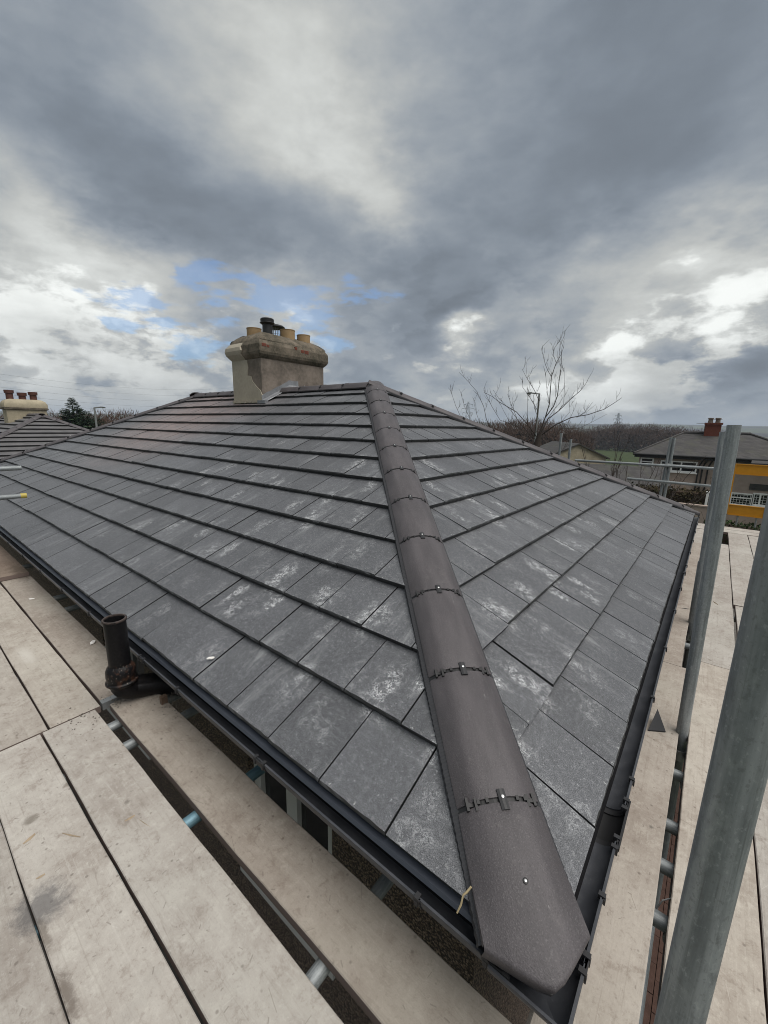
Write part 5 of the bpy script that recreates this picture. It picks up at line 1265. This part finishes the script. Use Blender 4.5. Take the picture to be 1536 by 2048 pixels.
def build_far_house():
    Y = 36.0
    eL, eR = at_y(1268, 906, Y - 0.4), at_y(1560, 925, Y - 0.4); YR = Y + 3.6
    rL, rR = at_y(1368, 866, YR), at_y(1501, 868, YR); gz = -6.4; ez = eL.z
    h_ = empty('far_house', ((eL.x + 2), Y, gz), 'two storey roughcast house with an old slate hip roof and red brick chimney', 'house')
    x0, x1 = eL.x + 0.35, rR.x + 3.6; zr = rL.z; rxr = rR.x
    mb = MB(); mb.box((x0, Y, gz), (x1, Y + 7.0, ez)); mb.build('wall', M_WALLP, h_)
    mb = MB(); yb = Y + 7.4
    slope(mb, (x0 - .35, Y - .4, ez), (x1 + .35, Y - .4, ez), (rL.x, YR, zr), (rxr, YR, zr)); slope(mb, (x1 + .35, yb, ez), (x0 - .35, yb, ez), (rxr, YR, zr), (rL.x, YR, zr))
    slope(mb, (x0 - .35, yb, ez), (x0 - .35, Y - .4, ez), (rL.x, YR, zr), (rL.x, YR - .01, zr)); slope(mb, (x1 + .35, Y - .4, ez), (x1 + .35, yb, ez), (rxr, YR - .01, zr), (rxr, YR, zr))
    mb.build('roof', M_SLATE, h_)
    mb = MB(); mb.tube([(rL.x, YR, zr + .03), (rxr, YR, zr + .03)], 0.11, 8); mb.tube([(x0 - .35, Y - .4, ez + .02), (rL.x, YR, zr + .03)], 0.08, 6); mb.tube([(x1 + .35, Y - .4, ez + .02), (rxr, YR, zr + .03)], 0.08, 6); mb.build('ridge_tile', M_SLATE, h_)
    mb = MB(); mb.tube([(x0 - .4, Y - .47, ez - .06), (x1 + .4, Y - .47, ez - .06)], 0.07, 8); mb.build('gutter', M_BLACKP, h_)
    mb = MB(); mb.box((x0 - .3, Y - .39, ez - .28), (x1 + .3, Y - .36, ez - .121)); mb.build('fascia', M_FASCIA, h_)
    w1a, w1b = at_y(1282, 914.5, Y), at_y(1305, 939, Y); window(h_, Y, w1a.x, w1b.x, w1b.z, w1a.z, rails=(w1a.z - .30,))
    w2a, w2b = at_y(1322, 920, Y), at_y(1392, 946, Y); window(h_, Y, w2a.x, w2b.x, w2b.z, w2a.z, mull=(w2a.x + .72, (w2a.x * .42 + w2b.x * .58)), rails=(w2a.z - .30,))
    g1, g2 = at_y(1462, 984, Y), at_y(1503, 1013, Y); window(h_, Y, g1.x, g2.x, g2.z, g1.z, rails=(g1.z - .33,), lead=True)
    g1, g2 = at_y(1505, 985, Y), at_y(1534, 1013, Y); window(h_, Y, g1.x + .05, g2.x, g2.z, g1.z, mull=((g1.x * .5 + g2.x * .5),), lead=True)
    g1, g2 = at_y(1500, 967, Y), at_y(1545, 983, Y); mb = MB(); mb.box((g1.x, Y - .08, g2.z), (g2.x, Y - .002, g1.z)); mb.build('tile_hanging', M_SLATE, h_)
    for px in (1398, 1406, 1417):
        q = at_y(px, 930, Y); mb = MB(); mb.tube([(q.x + .25, Y - .4, ez - .12), (q.x + .1, Y - .14, ez - .5), (q.x, Y - .1, ez - .8), (q.x, Y - .1, gz)], 0.05, 6); mb.build('downpipe', M_BLACKP, h_)
    c = at_y(1424, 868, YR - .2); mb = MB(); mb.box((c.x - .48, YR - .5, zr - .6), (c.x + .48, YR + .4, zr + .66)); mb.box((c.x - .55, YR - .57, zr + .66), (c.x + .55, YR + .47, zr + .80)); ch = mb.build('chimney', M_BRICK, h_)
    for dx in (-.22, .22): mb = MB(); mb.lathe([(.16, zr + .79), (.14, zr + 1.05), (.18, zr + 1.06), (.18, zr + 1.16), (.13, zr + 1.16)], (c.x + dx, YR - .05, 0), 12); mb.build('chimney_pot', M_CONC, ch)
    for px, tp in ((1440, 838), (1411, 846)):
        q = at_y(px, tp, YR); mb = MB(); mb.tube([(q.x, YR, zr + .1), (q.x, YR, q.z)], 0.025, 5); mb.tube([(q.x - .55, YR, q.z - .02), (q.x + .15, YR, q.z - .02)], 0.02, 5)
        for k in range(6): mb.tube([(q.x - .5 + k * .11, YR - .22, q.z - .02), (q.x - .5 + k * .11, YR + .22, q.z - .02)], 0.012, 4)
        mb.build('aerial', M_GALV, ch)
    # lower wing to the east
    a, b = at_y(1512, 884, Y + 2.6), at_y(1600, 884, Y + 2.6); e = at_y(1512, 926, Y - .6); h2 = empty('far_house', (a.x + 3, Y + 2, gz), 'lower slate roofed house at the right edge beyond the yellow gate', 'house')
    mb = MB(); xx0 = at_y(1507, 900, Y - .6).x; slope(mb, (xx0, Y - 1.0, e.z), (xx0 + 9, Y - 1.0, e.z), (xx0 + .2, Y + 2.6, a.z), (xx0 + 9, Y + 2.6, a.z)); slope(mb, (xx0 + 9, Y + 6.2, e.z), (xx0, Y + 6.2, e.z), (xx0 + 9, Y + 2.6, a.z), (xx0 + .2, Y + 2.6, a.z)); mb.build('roof', M_SLATE, h2)
    mb = MB(); mb.box((x1 + .36, Y - .3, gz), (x1 + 7, Y + 5.8, e.z - .1)); mb.build('wall', M_WALLP, h2)
build_far_house()

def simple_bungalow(name, px, py, D, ez, ln, dp, rise, label, ang, wallm, roofm):
    q = at_d(px, py, D); c = Vector((q.x, q.y, 0)); gz = terrain_z(q.x, q.y) - .2; ca, sa = math.cos(ang), math.sin(ang)
    T = lambda x, y, z: (c.x + x * ca - y * sa, c.y + x * sa + y * ca, z)
    h_ = empty(name, (q.x, q.y, gz), label, 'house'); mb = MB(); x, y = ln / 2, dp / 2
    vs = [T(sx * x, sy * y, z) for z in (gz, ez) for sx, sy in ((-1, -1), (1, -1), (1, 1), (-1, 1))]
    mb.add(vs, ((0, 1, 5, 4), (1, 2, 6, 5), (2, 3, 7, 6), (3, 0, 4, 7))); mb.add([T(-x, -y, ez), T(-x, y, ez), T(-x, 0, ez + rise)], ((0, 1, 2),)); mb.add([T(x, -y, ez), T(x, y, ez), T(x, 0, ez + rise)], ((0, 1, 2),)); mb.build('wall', wallm, h_)
    mb = MB(); o = .3; dz_ = rise / y * o
    slope(mb, T(-x - .2, -y - o, ez - dz_), T(x + .2, -y - o, ez - dz_), T(-x - .2, 0, ez + rise + .06), T(x + .2, 0, ez + rise + .06)); slope(mb, T(x + .2, y + o, ez - dz_), T(-x - .2, y + o, ez - dz_), T(x + .2, 0, ez + rise + .06), T(-x - .2, 0, ez + rise + .06)); mb.build('roof', roofm, h_)
    mb = MB(); mb.box(T(-.4, -.3, 0)[:2] + (ez + rise - .3,), tuple(Vector(T(-.4, -.3, 0)[:2]) + Vector((.8, .6))) + (ez + rise + .8,)) if ang == 0 else None
    if mb.v: mb.build('chimney', M_BRICK, h_)
simple_bungalow('distant_house', 1128, 905, 46, at_d(1150, 909, 46).z, 6.0, 5.5, 1.15, 'pale gabled house with a slate roof behind the two short scaffold poles', -0.9, M_CREAM, M_SLATE)
simple_bungalow('distant_house', 1222, 950, 33, at_d(1222, 966, 31).z, 6.0, 5.0, 1.0, 'low dark slate roof below the green field', 0.25, M_WALLP, M_SLATE)
# hedge, garden wall and post this side of that house
a, b = at_y(1300, 968, 27), at_y(1424, 1016, 27); leaf_box('hedge', (a.x - 2.5, 26.4, b.z - 1.0), (b.x - .2, 27.6, a.z), M_IVY, 5200, 0.13, 'dark ivy hedge below the first floor windows of the far house', 31, 'hedge')
a, b = at_y(1452, 1037, 20), at_y(1545, 1052, 20); leaf_box('hedge', (a.x - .6, 19.5, b.z - 1.5), (b.x + 4, 20.4, a.z), M_HEDGEG, 3600, 0.10, 'dark green clipped hedge under the yellow gate', 32, 'hedge')
a, b = at_y(1370, 1010, 22), at_y(1420, 1045, 22); mb = MB(); mb.box((a.x - 3, 22, b.z - 1.2), (b.x + .3, 22.2, a.z)); mb.box((a.x - 3.02, 21.97, a.z), (b.x + .33, 22.23, a.z + .06)); tag(mb.build('garden_wall', M_WALLP), 'low pinkish roughcast garden wall below the hedge', 'wall')
a, b = at_y(1416, 985, 24), at_y(1410, 1030, 24); mb = MB(); mb.box((a.x - .05, 23.95, b.z - 1), (a.x + .05, 24.05, a.z)); mb.box((a.x - .07, 23.93, a.z), (a.x + .07, 24.07, a.z + .05)); tag(mb.build('fence_post', M_UPVC), 'slim white post beside the hedge left of the second upright pole', 'post')

# ------------------------------------------------------------------ street lamps, pylons, cables
def lamp(px, py, D, arm, label, h_w=0.05, dirpx=-1):
    q = at_d(px, py, D); gz = terrain_z(q.x, q.y); t_ = empty('street_lamp', (q.x, q.y, gz), label, 'street lamp', 'street lamps')
    mb = MB(); mb.tube([(q.x, q.y, gz), (q.x, q.y, q.z)], [h_w * 1.4, h_w], 10); mb.build('pole', M_GALV, t_, smooth=60)
    mb = MB(); e = RT * arm * dirpx; mb.tube([(q.x, q.y, q.z - .02), Vector((q.x, q.y, q.z + .03)) + e], h_w * 0.8, 8); mb.build('arm', M_GALV, t_)
    mb = MB(); c = Vector((q.x, q.y, q.z + .03)) + e * 1.1; r = RT * abs(arm) * 0.5 * dirpx; s = Vector((0, 0, .07)); f_ = FW * .12
    mb.loft([[c - f_ - s, c + f_ - s, c + f_ + s * .4, c - f_ + s * .4], [c + r - f_ * .7 - s * .6, c + r + f_ * .7 - s * .6, c + r + f_ * .7, c + r - f_ * .7]]); mb.build('lantern', M_GALV, t_)
lamp(1079, 787, 26, 0.45, 'dark street lamp standing among the branches of the bare tree', 0.05, -1)
lamp(188.5, 815, 42, 0.55, 'pale street lamp beside the conifer at the left', 0.07, 1)
def pylon(px, top, D, hgt, label, ang):
    q = at_d(px, top, D); zt = q.z; zb = min(zt - hgt, terrain_z(q.x, q.y)); t_ = empty('electricity_pylon', (q.x, q.y, zb), label, 'pylon', 'electricity pylons')
    sc_ = hgt / 30; r = 0.16 * sc_; ux, uy = Vector((math.cos(ang), math.sin(ang), 0)), Vector((-math.sin(ang), math.cos(ang), 0)); o = Vector((q.x, q.y, 0))
    hw = lambda z: (0.55 + 3.2 * max(0, (zt - z) / hgt - 0.02) ** 1.15) * sc_
    mb = MB(); zs = [zt - hgt * f_ for f_ in (0, .12, .24, .36, .50, .68, .9, 1.15)]
    P = lambda sx, sy, z: o + ux * sx * hw(z) + uy * sy * hw(z) + Vector((0, 0, z))
    for a, b in zip(zs, zs[1:]):
        for s0, s1 in (((-1, -1), (1, -1)), ((1, -1), (1, 1)), ((1, 1), (-1, 1)), ((-1, 1), (-1, -1))):
            mb.tube([P(*s0, a), P(*s0, b)], r, 4, False); mb.tube([P(*s0, a), P(*s1, b)], r * .6, 4, False); mb.tube([P(*s1, a), P(*s0, b)], r * .6, 4, False); mb.tube([P(*s0, b), P(*s1, b)], r * .6, 4, False)
    mb.build('tower', M_PYLON, t_)
    for f_, w in ((.10, 4.6), (.24, 6.4), (.38, 5.2)):
        z = zt - hgt * f_; mb = MB()
        for s in (-1, 1):
            tip = o + ux * s * w * sc_ + Vector((0, 0, z))
            for sy in (-1, 1): mb.tube([P(s, sy, z + .9 * sc_), tip], r * .7, 4, False); mb.tube([P(s, sy, z - .5 * sc_), tip], r * .7, 4, False)
            mb.tube([tip, tip - Vector((0, 0, 2.0 * sc_))], r * .8, 4, False)
        mb.build('cross_arm', M_PYLON, t_)
pylon(937, 803, 330, 22, 'larger lattice pylon on the skyline left of the bare tree', 0.5)
pylon(1237.5, 826, 520, 26, 'small lattice pylon on the skyline above the brown wood', 0.9)
for i, (y0_, y1_) in enumerate(((728, 770), (740, 782), (756, 792), (770, 803), (783, 812))):
    a, b = at_d(-220, y0_ - 14, 120), at_d(480, y1_ + 4, 190); pts = [a.lerp(b, k / 12) - Vector((0, 0, 3.0 * (1 - (2 * k / 12 - 1) ** 2))) for k in range(13)]
    mb = MB(); mb.tube(pts, 0.018, 4); tag(mb.build('power_cable', M_PYLON), ['thin power cable uppermost in the sky at the left', 'power cable second from the top in the left sky', 'middle power cable in the left sky', 'power cable second from the bottom in the left sky', 'lowest power cable over the conifer at the left'][i], 'cable', 'power cables across the left sky')

# ------------------------------------------------------------------ haze
m = bpy.data.materials.new('haze'); m.use_nodes = True; nt = m.node_tree; nt.nodes.clear()
out = nt.nodes.new('ShaderNodeOutputMaterial'); pv = nt.nodes.new('ShaderNodeVolumePrincipled'); pv.inputs['Color'].default_value = (0.74, 0.85, 1.0, 1); pv.inputs['Density'].default_value = 0.00022
nt.links.new(pv.outputs[0], out.inputs['Volume'])
mb = MB(); mb.box((-7200, -7200, -40), (7200, 7200, 135)); tag(mb.build('haze', m), kind='stuff')
